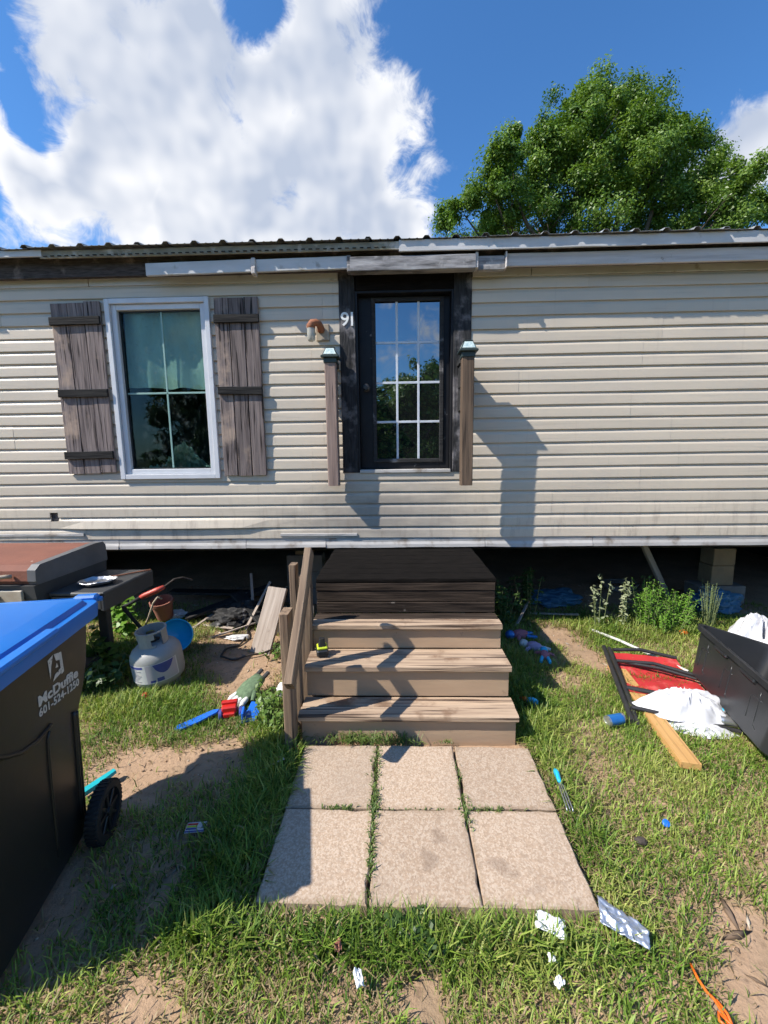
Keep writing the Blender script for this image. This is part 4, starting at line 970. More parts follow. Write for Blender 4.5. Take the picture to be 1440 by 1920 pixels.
for i, (x, y, z, L, rot, nm) in enumerate(((-1.75, 4.15, .16, .9, (0, R(-14), R(25)), 'charred board lying slanted in the crawl space behind the gas cylinder'), (-1.45, 3.95, .14, .6, (0, R(22), R(-38)), 'short charred board propped behind the black cable'),
                                          (-2.0, 4.6, .1, 1.2, (0, R(4), R(8)), 'long charred board lying deep in the crawl space'))):
    b_ = plank('charred_board', None, (0, 0, 0), (L, .14, .03), 'charred', wob=.006); b_.location = (x, y, z); b_.rotation_euler = rot; tag(b_, nm, 'board')
mb = crumple(.26, .2, .12, 21, 4, .5, .2); single('ash_heap', mb, 'charred', 'heap of black charred rubble under the edge of the house', 'rubble', (-1.62, 3.98, -.01))
for (x, y, z, L, ry, rz) in ((-1.30, 3.78, .10, .34, 62, 20), (-1.22, 3.84, .16, .40, 70, -30), (-1.38, 3.92, .20, .52, 48, 60), (-1.55, 3.72, .03, .45, 6, 35), (-1.75, 3.80, .025, .38, 3, -20), (-1.92, 3.95, .05, .5, 9, 70), (-1.48, 4.05, .22, .55, 55, 110), (-2.1, 3.75, .02, .3, 2, 15), (1.25, 3.95, .10, .42, 30, 50), (1.6, 4.1, .03, .5, 4, -15)):
    b_ = plank('broken_lath', None, (0, 0, 0), (L, .028, .012), 'old_board', ch=.002, wob=.003); b_.location = (x, y, z); b_.rotation_euler = (R(random.uniform(-20, 20)), R(-ry), R(rz)); tag(b_, 'thin pale broken lath lying among the rubble under the house', 'lath', 'broken laths under the house')
mb = crumple(.09, .07, .05, 23, 3, .4); single('paper_scrap', mb, 'paper_white', 'crumpled white scrap near the terracotta pot', 'scrap', (-2.30, 4.08, 0))
# left yard odds and ends
mb = MB(); mb.lathe([(.075, 0), (.10, .17), (.112, .172), (.112, .20), (.10, .20), (.096, .17), (.07, .01), (0, .01)], 24); mb.add([(.075*math.cos(2*math.pi*k/24), .075*math.sin(2*math.pi*k/24), 0) for k in range(24)], [tuple(range(24))])
single('flower_pot', mb, 'terracotta', 'terracotta flower pot in shade behind the gas cylinder', 'pot', (-2.36, 3.97, .06), (R(14), 0, 0), smooth=True, angle=40)
mb = MB(); mb.lathe([(.0, -.02), (.07, -.012), (.115, .02), (.135, .07), (.138, .12), (.132, .12), (.128, .072), (.108, .028), (0, -.008)], 28)
single('plastic_bowl', mb, 'plastic_cyan', 'bright cyan plastic bowl tipped up behind the gas cylinder', 'bowl', (-1.90, 3.36, .14), (R(62), R(38), 0), smooth=True, angle=50)
lp = thing('lopper', 'lopper with red handle sticking out beside the grill', 'lopper', (-2.16, 3.42, .0))
mb = MB(); mb.tube([rel(lp, p) for p in ((-2.36, 3.34, .40), (-2.30, 3.37, .425), (-2.225, 3.40, .465))], [.011, .014, .018], 10); part('shaft', mb, 'fabric_dark', lp, smooth=True)
mb = MB(); mb.tube([rel(lp, p) for p in ((-2.235, 3.40, .462), (-2.20, 3.405, .478), (-2.10, 3.43, .518), (-2.04, 3.45, .545))], [.017, .024, .025, .018], 10); part('grip', mb, 'tool_red', lp, smooth=True)
mb = MB(); mb.tube([rel(lp, p) for p in ((-2.04, 3.45, .545), (-1.97, 3.5, .60), (-1.92, 3.55, .60), (-1.86, 3.6, .56))], .008, 8); part('blade', mb, 'steel_dark', lp)
mb = MB(); mb.tube([rel(lp, p) for p in ((-2.35, 3.345, .395), (-2.26, 3.40, .2), (-2.22, 3.44, 0))], .016, 8); part('leg', mb, 'fabric_dark', lp)
mb = MB(); mb.tube([(-.33, .17, 0), (-.20, .08, .10), (-.12, .03, .22), (-.03, -.02, .38), (0, 0, .425), (.02, .03, .40)], .009, 8)
single('rope', mb, 'rope_tan', 'tan stiff rope hanging in an arc behind the gas cylinder', 'rope', (-2.15, 3.52, 0), smooth=True)
pts = [(-1.88, 3.99), (-1.70, 4.0), (-1.54, 3.90), (-1.41, 3.68), (-1.40, 3.46), (-1.48, 3.33), (-1.47, 3.22), (-1.36, 3.18), (-1.22, 3.24), (-1.09, 3.34), (-.95, 3.42)]
mb = MB(); sm = []
for i in range(len(pts)-1):
    p0, p1, p2, p3 = [Vector(pts[max(0, min(len(pts)-1, i+k))]) for k in (-1, 0, 1, 2)]
    for q in range(6):
        t = q/6; sm.append(.5*((2*p1)+(p2-p0)*t+(2*p0-5*p1+4*p2-p3)*t*t+(3*p1-p0-3*p2+p3)*t**3))
mb.tube([(p.x, p.y, .014+.008*math.sin(i*.7)) for i, p in enumerate(sm)], .0085, 8); single('cable', mb, 'hose_dark', 'black cable curling over bare earth by the leaning board', 'cable', smooth=True)
# work glove, toy digger parts
gl = thing('work_glove', 'green knit work glove with white fingertips and black cuff straps', 'glove', (-1.03, 2.60, 0))
mb = MB(); palm = [[(x*w_, y, z*h_) for x, z in [(math.cos(a)*1.0, math.sin(a)) for a in np.linspace(0, 2*math.pi, 13)[:-1]]] for y, w_, h_ in ((-.07, .062, .020), (-.03, .076, .034), (.03, .078, .040), (.08, .062, .036), (.12, .052, .032))]
Mg = Matrix.Translation((0, .02, .075)) @ Matrix.Rotation(R(-32), 4, 'Z') @ Matrix.Rotation(R(22), 4, 'X')
mb.loft(palm, Mg); part('palm', mb, 'glove_green', gl, smooth=True)
for i, (dx, L) in enumerate(((-.053, .085), (-.018, .105), (.017, .10), (.050, .08))):
    mb = MB(); mb.tube([(dx, -.05, 0), (dx*1.15, -.05-L*.5, .006), (dx*1.25, -.05-L, -.012)], [.018, .0185, .014], 10, Mg); part('finger', mb, 'fabric_white', gl, smooth=True, angle=60)
mb = MB(); mb.tube([(.05, .03, 0), (.085, -.01, .004), (.098, -.045, -.008)], [.019, .019, .014], 10, Mg); part('thumb', mb, 'glove_green', gl, smooth=True, angle=60)
for s_ in (-1, 1):
    mb = MB(); mb.box((s_*.034, .14, .004), (.030, .075, .022), .006, Mg); part('cuff_strap', mb, 'fabric_dark', gl)
mb = MB(); mb.prism([(-.15, -.045), (-.11, -.058), (-.01, -.03), (.09, .02), (.10, .045), (.06, .052), (-.02, .025), (-.09, .0), (-.14, -.015)], .012)
single('toy_shovel', mb, 'plastic_blue', 'flat bright blue plastic toy shovel blade in the grass', 'toy', (-1.235, 2.37, .03), (R(6), R(-8), R(12)))
td = thing('toy_digger', 'broken red and blue plastic toy digger below the glove', 'toy', (-1.07, 2.43, 0), R(14))
mb = MB(); mb.box((-.01, .01, .062), (.095, .06, .05), .008); mb.box((-.01, -.02, .038), (.075, .03, .03), .006); mb.box((-.01, .03, .095), (.10, .03, .02), .005); part('cab', mb, 'plastic_red', td)
for s_ in (-1, 1):
    mb = MB(); mb.lathe([(0, -.012), (.028, -.012), (.034, -.006), (.034, .006), (.028, .012), (0, .012)], 18, Matrix.Translation((s_*.062, -.005, .036)) @ Matrix.Rotation(PIV, 4, 'Y')); part('wheel', mb, 'print_navy', td, smooth=True, angle=40)
mb = MB(); mb.prism([(.07, -.09), (.15, -.10), (.175, -.03), (.15, .06), (.12, .07), (.10, .0), (.075, -.02)], .012, Matrix.Translation((0, 0, .03)) @ Matrix.Rotation(R(12), 4, 'X')); mb.box((.08, -.055, .045), (.016, .08, .07), .004); part('scoop', mb, 'plastic_blue', td)
mb = crumple(.045, .045, .05, 33, 3, .3); single('paper_wad', mb, 'paper_white', 'white paper wad tucked behind the front handrail post', 'paper', (-.80, 2.68, 0))
mb = MB(); mb.lathe([(.02, 0), (.022, .004), (.022, .014), (.018, .017), (0, .017)], 16); o = single('bottle_cap', mb, 'plastic_red', 'red bottle cap in the grass near the gas cylinder', 'cap', (-1.745, 2.61, .035), (R(25), R(20), 0), smooth=True, angle=40)
# printed card
cardo = thing('printed_card', 'small white printed card with colour bars lying in the bin shadow', 'card', (-.905, 1.612, .030), R(4)); cardo.rotation_euler = (R(3), R(-2), R(4))
mb = MB(); mb.box((0, 0, 0), (.088, .050, .004), .0012); part('sheet', mb, 'print_white', cardo)
for k, mm in enumerate(('plastic_red', 'lime', 'print_navy')):
    mb = MB(); mb.box((-.018, .014-k*.011, .0026), (.046, .008, .0012)); part('print', mb, mm, cardo)
mb = MB(); mb.box((.032, .004, .0026), (.014, .022, .0012)); part('print', mb, 'print_text', cardo); mb = MB(); mb.box((0, -.021, .0026), (.084, .006, .0012)); part('print', mb, 'print_navy', cardo)
mb = MB(); mb.loft([[(x, y, z) for y, z in ((-.022, 0), (.022, 0), (.018, .02), (-.018, .02))] for x in (-.09, .02)]+[[(.10, y, z+.006) for y, z in ((-.015, 0), (.015, 0), (.012, .016), (-.012, .016))]])
single('plastic_trowel', mb, 'plastic_teal', 'teal plastic toy bar behind the cart wheel', 'toy', (-1.53, 1.83, .03), (0, R(-4), R(60)))
# power-tool battery on the step
bt = thing('tool_battery', 'black power tool battery with lime band standing on the second step', 'battery', (-.478, 2.487, .404), R(15))
mb = MB(); mb.box((0, 0, .024), (.075, .085, .046), .010); part('pack', mb, 'black_plastic', bt)
mb = MB(); mb.box((0, .002, .055), (.066, .074, .018), .006); part('band', mb, 'lime', bt)
mb = MB(); mb.loft([rrect(-.024, .024, -.026, .026, .012, .064), rrect(-.016, .016, -.019, .019, .010, .112)]); part('stem', mb, 'black_plastic', bt, smooth=True, angle=40)
# right of the steps: toys in the shade
def plush(label, loc, m1, m2, rz, s_=1.0):
    t = thing('soft_toy', label, 'soft toy', loc, rz)
    mb = crumple(.075*s_, .05*s_, .045*s_, random.random()*9, 3, .12); part('body', mb, m1, t, smooth=True)
    mb = crumple(.042*s_, .042*s_, .04*s_, random.random()*9, 3, .1)
    mb.v = [(a+.095*s_, b, c+.008) for a, b, c in mb.v]; part('head', mb, m2, t, smooth=True)
    for q in (-1, 1):
        mb = MB(); mb.tube([(.03*s_, q*.04*s_, .03), (.05*s_, q*.075*s_, .02), (.045*s_, q*.10*s_, .014)], [.018*s_, .017*s_, .013*s_], 8); part('arm', mb, m1, t, smooth=True, angle=60)
        mb = MB(); mb.tube([(-.05*s_, q*.025*s_, .025), (-.10*s_, q*.04*s_, .018), (-.14*s_, q*.045*s_, .014)], [.02*s_, .019*s_, .015*s_], 8); part('leg', mb, m2, t, smooth=True, angle=60)
    return t
plush('small pink soft toy with a blue head lying in the shade nearest the wall', (1.11, 3.56, .02), 'plush_pink', 'can_blue', R(190))
plush('lilac and white soft toy lying between the other shaded toys', (1.16, 3.33, .02), 'plush_lilac', 'fabric_white', R(150), .9)
plush('small pink soft toy with cyan feet at the edge of the steps shadow', (1.19, 3.17, .03), 'plush_pink', 'plastic_cyan', R(75), .75)
tr_ = thing('toy_bird', 'little cyan plastic toy with orange and red end beside the bottom steps', 'toy', (.885, 2.53, .04), R(-28))
mb = crumple(.038, .024, .026, 3, 3, .15); part('body', mb, 'plastic_cyan', tr_, smooth=True)
mb = MB(); mb.tube([(-.035, 0, .02), (-.055, 0, .024), (-.066, 0, .02)], [.016, .014, .008], 10); part('neck', mb, 'plastic_orange', tr_, smooth=True)
mb = MB(); mb.tube([(-.066, 0, .02), (-.085, .002, .018)], [.010, .006], 8); part('beak', mb, 'plastic_red', tr_, smooth=True)
mb = MB(); mb.tube([(.0, .02, .012), (.02, .05, .01)], [.01, .006], 8); part('fin', mb, 'plastic_cyan', tr_, smooth=True)
fk = thing('garden_fork', 'small garden fork with cyan grip and steel tines along the paver edge', 'fork', (.790, 1.80, .052), R(-96))
mb = MB(); mb.tube([(-.13, 0, .012), (-.11, 0, .016), (-.07, 0, .012), (-.05, 0, .01)], [.010, .014, .012, .008], 10); part('grip', mb, 'plastic_cyan', fk, smooth=True)
for q in (-1, 0, 1):
    mb = MB(); mb.tube([(-.05, 0, .01), (-.03, q*.010, .014), (.10, q*.013, .014), (.115, q*.013, .008)], .0028, 6); part('tine', mb, 'can_metal', fk, smooth=True)
# litter in the front grass
sb = MB()
def film(u, v):
    a = Vector((.725, 1.325, .046)).lerp(Vector((.852, 1.225, .035)), u); b = Vector((.700, 1.245, .036)).lerp(Vector((.822, 1.165, .03)), u); p = a.lerp(b, v)
    p.z += .010*mnoise.noise((u*4.5, v*4, 3))+.007*mnoise.noise((u*11, v*9, 1))+.006*math.sin(v*math.pi)
    return p-Vector((.775, 1.24, 0))
sb.grid(film, 30, 18); o = single('foil_pouch', sb, 'silver_film', 'shiny silver foil pouch lying at the corner of the paved path', 'pouch', (.775, 1.24, .018), smooth=True)
sdm = o.modifiers.new('thickness', 'SOLIDIFY'); sdm.thickness = .004
def tissue(label, loc, sx, sy, seed, rz, mm='paper_white', nm='tissue'):
    mb = MB(); mb.grid(lambda u, v: ((u-.5)*sx*(1+.4*mnoise.noise((v*3, seed, 0))), (v-.5)*sy*(1+.5*mnoise.noise((u*3, seed, 4))), .026*abs(mnoise.noise((u*2.1, v*2.3, seed)))+.007*mnoise.noise((u*5, v*4, seed+2))+.034), 16, 12)
    o = single(nm, mb, mm, label, nm.replace('_', ' '), loc, (0, 0, rz), smooth=True); o.modifiers.new('thickness', 'SOLIDIFY').thickness = .002
tissue('crumpled white tissue in the grass near the foil pouch', (.522, 1.232, .018), .095, .06, 3, R(-20))
tissue('small torn white tissue alone in the front grass below the path', (-.128, 1.072, .018), .026, .045, 8, R(20))
tissue('tiny white paper fleck below the crumpled tissue', (.492, 1.135, .016), .022, .018, 5, 0, nm='paper_fleck')
tissue('tiny dirty white paper scrap in the front grass', (.492, 1.075, .016), .03, .02, 12, .6, nm='paper_scrap')
tissue('small brown dry leaf below the path edge', (-.205, 1.155, .02), .022, .03, 15, .3, 'terracotta', 'dry_leaf')
mb = MB(); zz = [(0, .10, .02), (-.006, .06, .024), (.0, .03, .02), (.006, .01, .026), (.012, -.03, .02), (.0, -.055, .024), (-.016, -.04, .028), (-.006, -.02, .026), (.016, -.045, .022), (.010, -.08, .02)]
mb.tube([(a+.944, b+1.05, c) for a, b, c in zz], .0042, 8); mb.tube([(.956, 1.06, .024), (.966, 1.03, .022), (.956, .98, .02)], .004, 8)
single('plastic_strap', mb, 'plastic_orange', 'curled orange plastic strap in the grass', 'strap', smooth=True)
mb = MB(); mb.lathe([(.014, 0), (.0155, .002), (.0155, .011), (.013, .013), (0, .013)], 16); single('bottle_cap', mb, 'plastic_blue', 'blue bottle cap lying in the lawn between path and tote', 'cap', (1.186, 1.658, .03), (R(30), 0, 0), smooth=True, angle=40)
mb = crumple(.024, .017, .012, 41, 3, .3); single('crushed_bottle', mb, 'steel_dark', 'small crushed brownish bottle in the lawn near the blue cap', 'bottle', (1.03, 1.575, .02))
mb = crumple(.035, .026, .022, 44, 3, .3); single('plastic_scrap', mb, 'plastic_orange', 'small orange plastic scrap in the grass behind the red chair', 'plastic scrap', (2.60, 3.63, .025))
mb = crumple(.014, .012, .012, 47, 3, .3); single('bead', mb, 'plastic_red', 'tiny red bead at the foot of the front handrail post', 'bead', (-.565, 2.09, .045))
mb = MB(); mb.tube([(-.06, 0, .01), (.03, .004, .012), (.045, .006, .012)], [.004, .0045, .007], 8); single('plastic_straw', mb, 'can_metal', 'thin pale straw lying in long grass left of the path', 'straw', (-.645, 1.965, .05), (0, 0, R(35)))
mb = crumple(.018, .014, .014, 52, 3, .3); single('plastic_bit', mb, 'plastic_green', 'green plastic bit beside the leaning board', 'plastic bit', (-1.27, 3.60, .0))
mb = crumple(.10, .04, .022, 55, 3, .5); single('paper_wrapper', mb, 'print_white', 'dirty white wrapper on the earth inside the cable loop', 'wrapper', (-1.47, 3.58, 0))

# ================================================================== vegetation
def color_mesh(name, V, F4, F3, C, material):
    """V (n,3), quads F4, tris F3, per-vertex colour C"""
    me = bpy.data.meshes.new(name); me.vertices.add(len(V)); me.vertices.foreach_set('co', V.astype(np.float32).ravel())
    n4, n3 = len(F4), len(F3); me.loops.add(n4*4+n3*3); me.polygons.add(n4+n3)
    me.loops.foreach_set('vertex_index', np.concatenate([F4.ravel(), F3.ravel()]).astype(np.int32))
    me.polygons.foreach_set('loop_start', np.concatenate([np.arange(n4)*4, n4*4+np.arange(n3)*3]).astype(np.int32))
    a = me.color_attributes.new('Col', 'FLOAT_COLOR', 'POINT'); a.data.foreach_set('color', np.concatenate([C, np.ones((len(C), 1))], 1).astype(np.float32).ravel())
    me.materials.append(MAT[material]); me.update(calc_edges=True); me.validate()
    return me
def blades(name, x, y, z, length, width, az, lean, col, twist=None):
    n = len(x); d = np.stack([np.cos(az), np.sin(az)], 1); t = az+PIV if twist is None else twist
    s = np.stack([np.cos(t), np.sin(t)], 1); V = np.zeros((n, 5, 3)); b = np.stack([x, y, z], 1)
    h1 = length*.55*np.cos(lean*.55); o1 = length*.55*np.sin(lean*.55); h2 = h1+length*.45*np.cos(np.minimum(lean*1.7, 1.75)); o2 = o1+length*.45*np.sin(np.minimum(lean*1.7, 1.75))
    for k, (o, h, ww) in enumerate(((0, 0, 1), (0, 0, -1), (o1, h1, .85), (o1, h1, -.85))):
        V[:, k, :2] = b[:, :2]+d*(np.asarray(o)[..., None] if np.ndim(o) else 0)+s*(width*ww/2)[:, None]; V[:, k, 2] = b[:, 2]+h
    V[:, 4, :2] = b[:, :2]+d*o2[:, None]; V[:, 4, 2] = b[:, 2]+np.maximum(h2, .004)
    i = np.arange(n)*5; F4 = np.stack([i, i+1, i+3, i+2], 1); F3 = np.stack([i+2, i+3, i+4], 1)
    C = np.repeat(col[:, None, :], 5, 1); C[:, :2] *= .62; C[:, 2:4] *= .92
    return color_mesh(name, V.reshape(-1, 3), F4, F3, C.reshape(-1, 3), 'blade')
DIRT = [(-1.22, 2.05, .34, .13, .85), (-1.40, 1.85, .22, .14, .45), (-1.05, 3.08, .30, .30, 1.1), (-1.15, 2.72, .24, .18, .8), (1.50, 3.66, .20, .28, 1.1), (1.62, 3.20, .14, .26, .9), (1.22, 1.25, .14, .13, 1.0),
        (1.12, 1.05, .16, .14, .9), (.085, 1.06, .06, .07, 1.0), (-.80, 1.02, .13, .16, 1.0), (-.90, 1.42, .10, .22, .8), (-1.25, 1.25, .16, .25, .3), (-.905, 1.60, .05, .035, 1.0), (-.97, 2.17, .16, .12, .7), (1.23, 2.85, .12, .16, .5), (-1.45, 3.45, .35, .35, .9), (1.30, 1.75, .12, .12, .35), (.95, 1.38, .07, .05, .5)]
LUSH = [(-.70, 1.55, .22, .42, 1.0), (-.62, 2.0, .14, .22, .9), (-.2, 1.19, .65, .085, .9), (.45, 1.18, .35, .07, .6), (.83, 1.75, .10, .45, .8), (.86, 2.55, .16, .42, 1.0), (1.0, 3.2, .25, .3, .5), (-1.75, 2.55, .4, .16, .7), (2.2, 3.75, .9, .22, .9), (-.75, 2.25, .14, .18, .9), (2.4, 1.6, .5, .5, .4), (-2.3, 3.3, .3, .4, .8)]
def blobsum(x, y, L): return sum(s_*np.exp(-(((x-a)/rx)**2+((y-b)/ry)**2)**1.3) for a, b, rx, ry, s_ in L)
def free(x, y):
    ok = ~((x > PX0-.004) & (x < PX0+3*PS+.004) & (y > PY0-.004) & (y < 2.2))
    ok &= ~((x > SX0-.02) & (x < SX1+.012) & (y > 2.17) & (y < 3.75))
    ok &= ~((y > 4.35+.25*vn2(x, y, 2, 9)))
    ok &= ~((x > 2.13) & (x < 2.62) & (y > 2.05) & (y < 2.95))
    ok &= ~((x > -1.80) & (x < -1.30) & (y > 1.02) & (y < 1.46))
    return ok
def sample(n, x0, x1, y0, y1):
    x = rng.uniform(x0, x1, n); y = rng.uniform(y0, y1, n)
    lush = np.clip(blobsum(x, y, LUSH), 0, 1.2); dirt = np.clip(blobsum(x, y, DIRT), 0, 1.2)
    patch = fbm2(x, y, 2.6, 21, 4); fine = fbm2(x, y, 16, 31, 2)
    dens = np.clip((patch-.28)*2.8, 0, 1)*.75+.30+lush*.6-dirt*1.1+(fine-.5)*.9
    under = np.clip((y-3.9)/.4, 0, 1); dens = dens*(1-under*.75)
    keep = (rng.uniform(0, 1, n) < np.clip(dens, .015, 1)) & free(x, y)
    return x[keep], y[keep], lush[keep], dirt[keep]
x, y, lush, dirt = sample(420000, -3.6, 4.0, .55, 4.55)
xo, yo, lo_, do_ = sample(60000, -6, 6, -2.5, 4.4)
m_ = (xo < -3.6) | (xo > 4.0) | (yo < .55); x = np.concatenate([x, xo[m_]]); y = np.concatenate([y, yo[m_]]); lush = np.concatenate([lush, lo_[m_]]); dirt = np.concatenate([dirt, do_[m_]])
n = len(x); hue = fbm2(x, y, 3.3, 55, 3)+rng.normal(0, .16, n)
dry = rng.uniform(0, 1, n) < np.clip(.30+.55*(fbm2(x, y, 2.2, 77, 3)-.5)*2-.30*lush+.4*dirt, .05, .85)
g0, g1, g2 = np.array([.095, .185, .022]), np.array([.235, .35, .048]), np.array([.43, .46, .125]); d0, d1 = np.array([.50, .39, .215]), np.array([.30, .215, .115])
tt_ = np.clip((hue-.2)/.6, 0, 1)[:, None]; col = np.where(tt_ < .55, g0+(g1-g0)*tt_/.55, g1+(g2-g1)*(tt_-.55)/.45)
col = np.where(dry[:, None], d0+(d1-d0)*rng.uniform(0, 1, n)[:, None], col)*(1-.15*np.clip(lush, 0, 1))[:, None]
col *= rng.uniform(.78, 1.2, n)[:, None]
length = (rng.uniform(.026, .085, n)+lush*rng.uniform(.02, .11, n))*np.where(dry, .9, 1)
width = rng.uniform(.0028, .0060, n)*(1+.35*lush)
lean = np.where(dry, rng.uniform(.9, 1.55, n), rng.uniform(.25, 1.25, n))
az = rng.uniform(0, 2*np.pi, n)+1.2*(fbm2(x, y, 4, 91, 2)-.5)
tag(link('grass', blades('grass', x, y, gz(x, y)-.003, length, width, az, lean, col)), 'short patchy green and straw grass growing over bare earth', 'grass', kind='stuff')
# grass creeping out of the paver joints and at the foot of the steps
jx, jy, jl = [], [], []
for (a, b, sx, sy, q, L) in ((-.112, 2.03, .012, .07, 90, .05), (-.112, 1.88, .010, .08, 70, .035), (-.112, 1.74, .014, .06, 130, .05), (-.112, 1.6, .006, .1, 50, .03), (-.112, 1.48, .008, .06, 70, .05), (-.112, 1.38, .005, .05, 15, .04), (.309, 1.93, .008, .05, 45, .03), (.309, 1.70, .010, .045, 70, .045),
                        (-.27, 1.711, .045, .005, 60, .035), (.42, 1.711, .06, .006, 80, .035), (.12, 1.711, .16, .003, 40, .02), (-.33, 2.165, .07, .012, 90, .10), (-.18, 2.155, .07, .014, 150, .12), (.02, 2.15, .05, .014, 110, .10), (.27, 2.16, .03, .006, 30, .04)):
    jx.append(rng.normal(a, sx, q)); jy.append(rng.normal(b, sy, q)); jl.append(rng.uniform(.4, 1, q)*L)
jx, jy, jl = map(np.concatenate, (jx, jy, jl)); n = len(jx); col = (np.array([.10, .175, .04])+rng.uniform(0, 1, n)[:, None]*np.array([.10, .09, .03]))*rng.uniform(.75, 1.15, n)[:, None]
tag(link('joint_grass', blades('joint_grass', jx, jy, np.full(n, .036), jl, rng.uniform(.003, .006, n), rng.uniform(0, 6.28, n), rng.uniform(.6, 1.45, n), col)), 'green grass sprouting from the paver joints and bottom step', 'grass', kind='stuff')

# clods, pebbles, bark and twig crumbs on the bare patches
nd = 13000; x = rng.uniform(-3.4, 3.6, nd); y = rng.uniform(.7, 5.2, nd); pr_ = np.clip(.10+blobsum(x, y, DIRT)*.8+np.clip((y-3.8)/.5, 0, .7), 0, 1); k_ = (rng.uniform(0, 1, nd) < pr_) & ~((x > PX0-.02) & (x < PX0+3*PS+.02) & (y > PY0-.02) & (y < 2.2)) & ~((x > SX0-.02) & (x < SX1+.02) & (y > 2.15) & (y < 3.75))
x, y = x[k_], y[k_]; n = len(x); z = gz(x, y); sz = rng.lognormal(-5.35, .5, n); st_ = np.where(rng.uniform(0, 1, n) < .35, rng.uniform(2.5, 7, n), 1); az = rng.uniform(0, 6.28, n)
oc = np.array([[1, 0, 0], [0, 1, 0], [-1, 0, 0], [0, -1, 0], [0, 0, 1], [0, 0, -.6]]); V = oc[None]*rng.uniform(.6, 1.2, (n, 6, 1))*sz[:, None, None]; V[:, :, 0] *= st_[:, None]; V[:, :, 2] *= .75
V = np.stack([V[:, :, 0]*np.cos(az)[:, None]-V[:, :, 1]*np.sin(az)[:, None]+x[:, None], V[:, :, 0]*np.sin(az)[:, None]+V[:, :, 1]*np.cos(az)[:, None]+y[:, None], V[:, :, 2]+z[:, None]+sz[:, None]*.3], -1)
f_ = np.array([[0, 1, 4], [1, 2, 4], [2, 3, 4], [3, 0, 4], [1, 0, 5], [2, 1, 5], [3, 2, 5], [0, 3, 5]]); F3 = (np.arange(n)[:, None, None]*6+f_[None]).reshape(-1, 3)
pal = np.array([[.36, .24, .15], [.27, .17, .10], [.42, .33, .24], [.16, .11, .075], [.5, .42, .33], [.30, .26, .22]]); C = pal[rng.integers(0, 6, n)]*rng.uniform(.8, 1.15, n)[:, None]
tag(link('soil_crumbs', color_mesh('soil_crumbs', V.reshape(-1, 3), np.zeros((0, 4), int), F3, np.repeat(C[:, None], 6, 1).reshape(-1, 3), 'soil_bits')), 'clods, pebbles and twig crumbs scattered on the bare earth', 'debris', kind='stuff')

def leaf_mesh(name, P_, N_, size, col, material='leaf', aspect=.5):
    """diamond leaves folded along the midrib at P_, facing N_"""
    n = len(P_); N_ = N_/np.linalg.norm(N_, axis=1, keepdims=True); r_ = rng.normal(size=(n, 3)); A_ = np.cross(N_, r_); A_ /= np.linalg.norm(A_, axis=1, keepdims=True)+1e-9; B_ = np.cross(N_, A_)
    s = size[:, None]; V = np.stack([P_-A_*s*.5, P_+B_*s*aspect*.5-A_*s*.05+N_*s*.08, P_+A_*s*.5, P_-B_*s*aspect*.5-A_*s*.05+N_*s*.08], 1)
    i = np.arange(n)*4; F4 = np.stack([i, i+1, i+2, i+3], 1)
    return color_mesh(name, V.reshape(-1, 3), F4, np.zeros((0, 3), int), np.repeat(col[:, None], 4, 1).reshape(-1, 3), material)
def crown(name, blobs, per_m2, size, base=(.055, .125, .02), bright=(.165, .26, .05), clump=.42, seed=1):
    PP, NN, CC = [], [], []
    C0 = np.mean([b[:3] for b in blobs], 0)
    for (cx, cy, cz, r_) in blobs:
        k = max(7, int(10.5*r_*r_)); ph = rng.normal(size=(k, 3)); ph /= np.linalg.norm(ph, axis=1, keepdims=True); ph[:, 2] = np.where(ph[:, 2] < -.5, -ph[:, 2], ph[:, 2])
        cen = np.array([cx, cy, cz])+ph*r_*rng.uniform(.45, 1.0, (k, 1))*np.array([1, 1, .95])
        for c, dn in zip(cen, ph):
            q = int(per_m2*rng.uniform(.35, 1.6)); sg = clump*rng.uniform(.5, 1.35)*min(1.3, .55+.3*r_)
            ax = dn+rng.normal(size=3)*.5+np.array([0, 0, .35]); ax /= np.linalg.norm(ax)                # sprays reach outwards and up
            off = rng.normal(size=(q, 3)); off /= np.linalg.norm(off, axis=1, keepdims=True); off *= (rng.uniform(0, 1, (q, 1))**.5)*sg*1.05; off += ax*(rng.uniform(-1, 1, (q, 1)))*sg*.75
            p = c+off*np.array([1, 1, .85]); nn = off/sg*.5+dn*.45+rng.normal(size=(q, 3))*.6+np.array([0, 0, .5])
            tint = rng.uniform(0, 1); col = np.array(base)+(np.array(bright)-np.array(base))*np.clip(tint*.75+rng.uniform(0, .45, (q, 1)), 0, 1)
            PP.append(p); NN.append(nn); CC.append(col*rng.uniform(.75, 1.15, (q, 1)))
    P_ = np.concatenate(PP); N_ = np.concatenate(NN); C_ = np.concatenate(CC)
    return leaf_mesh(name, P_, N_, rng.uniform(.7, 1.3, len(P_))*size, C_)
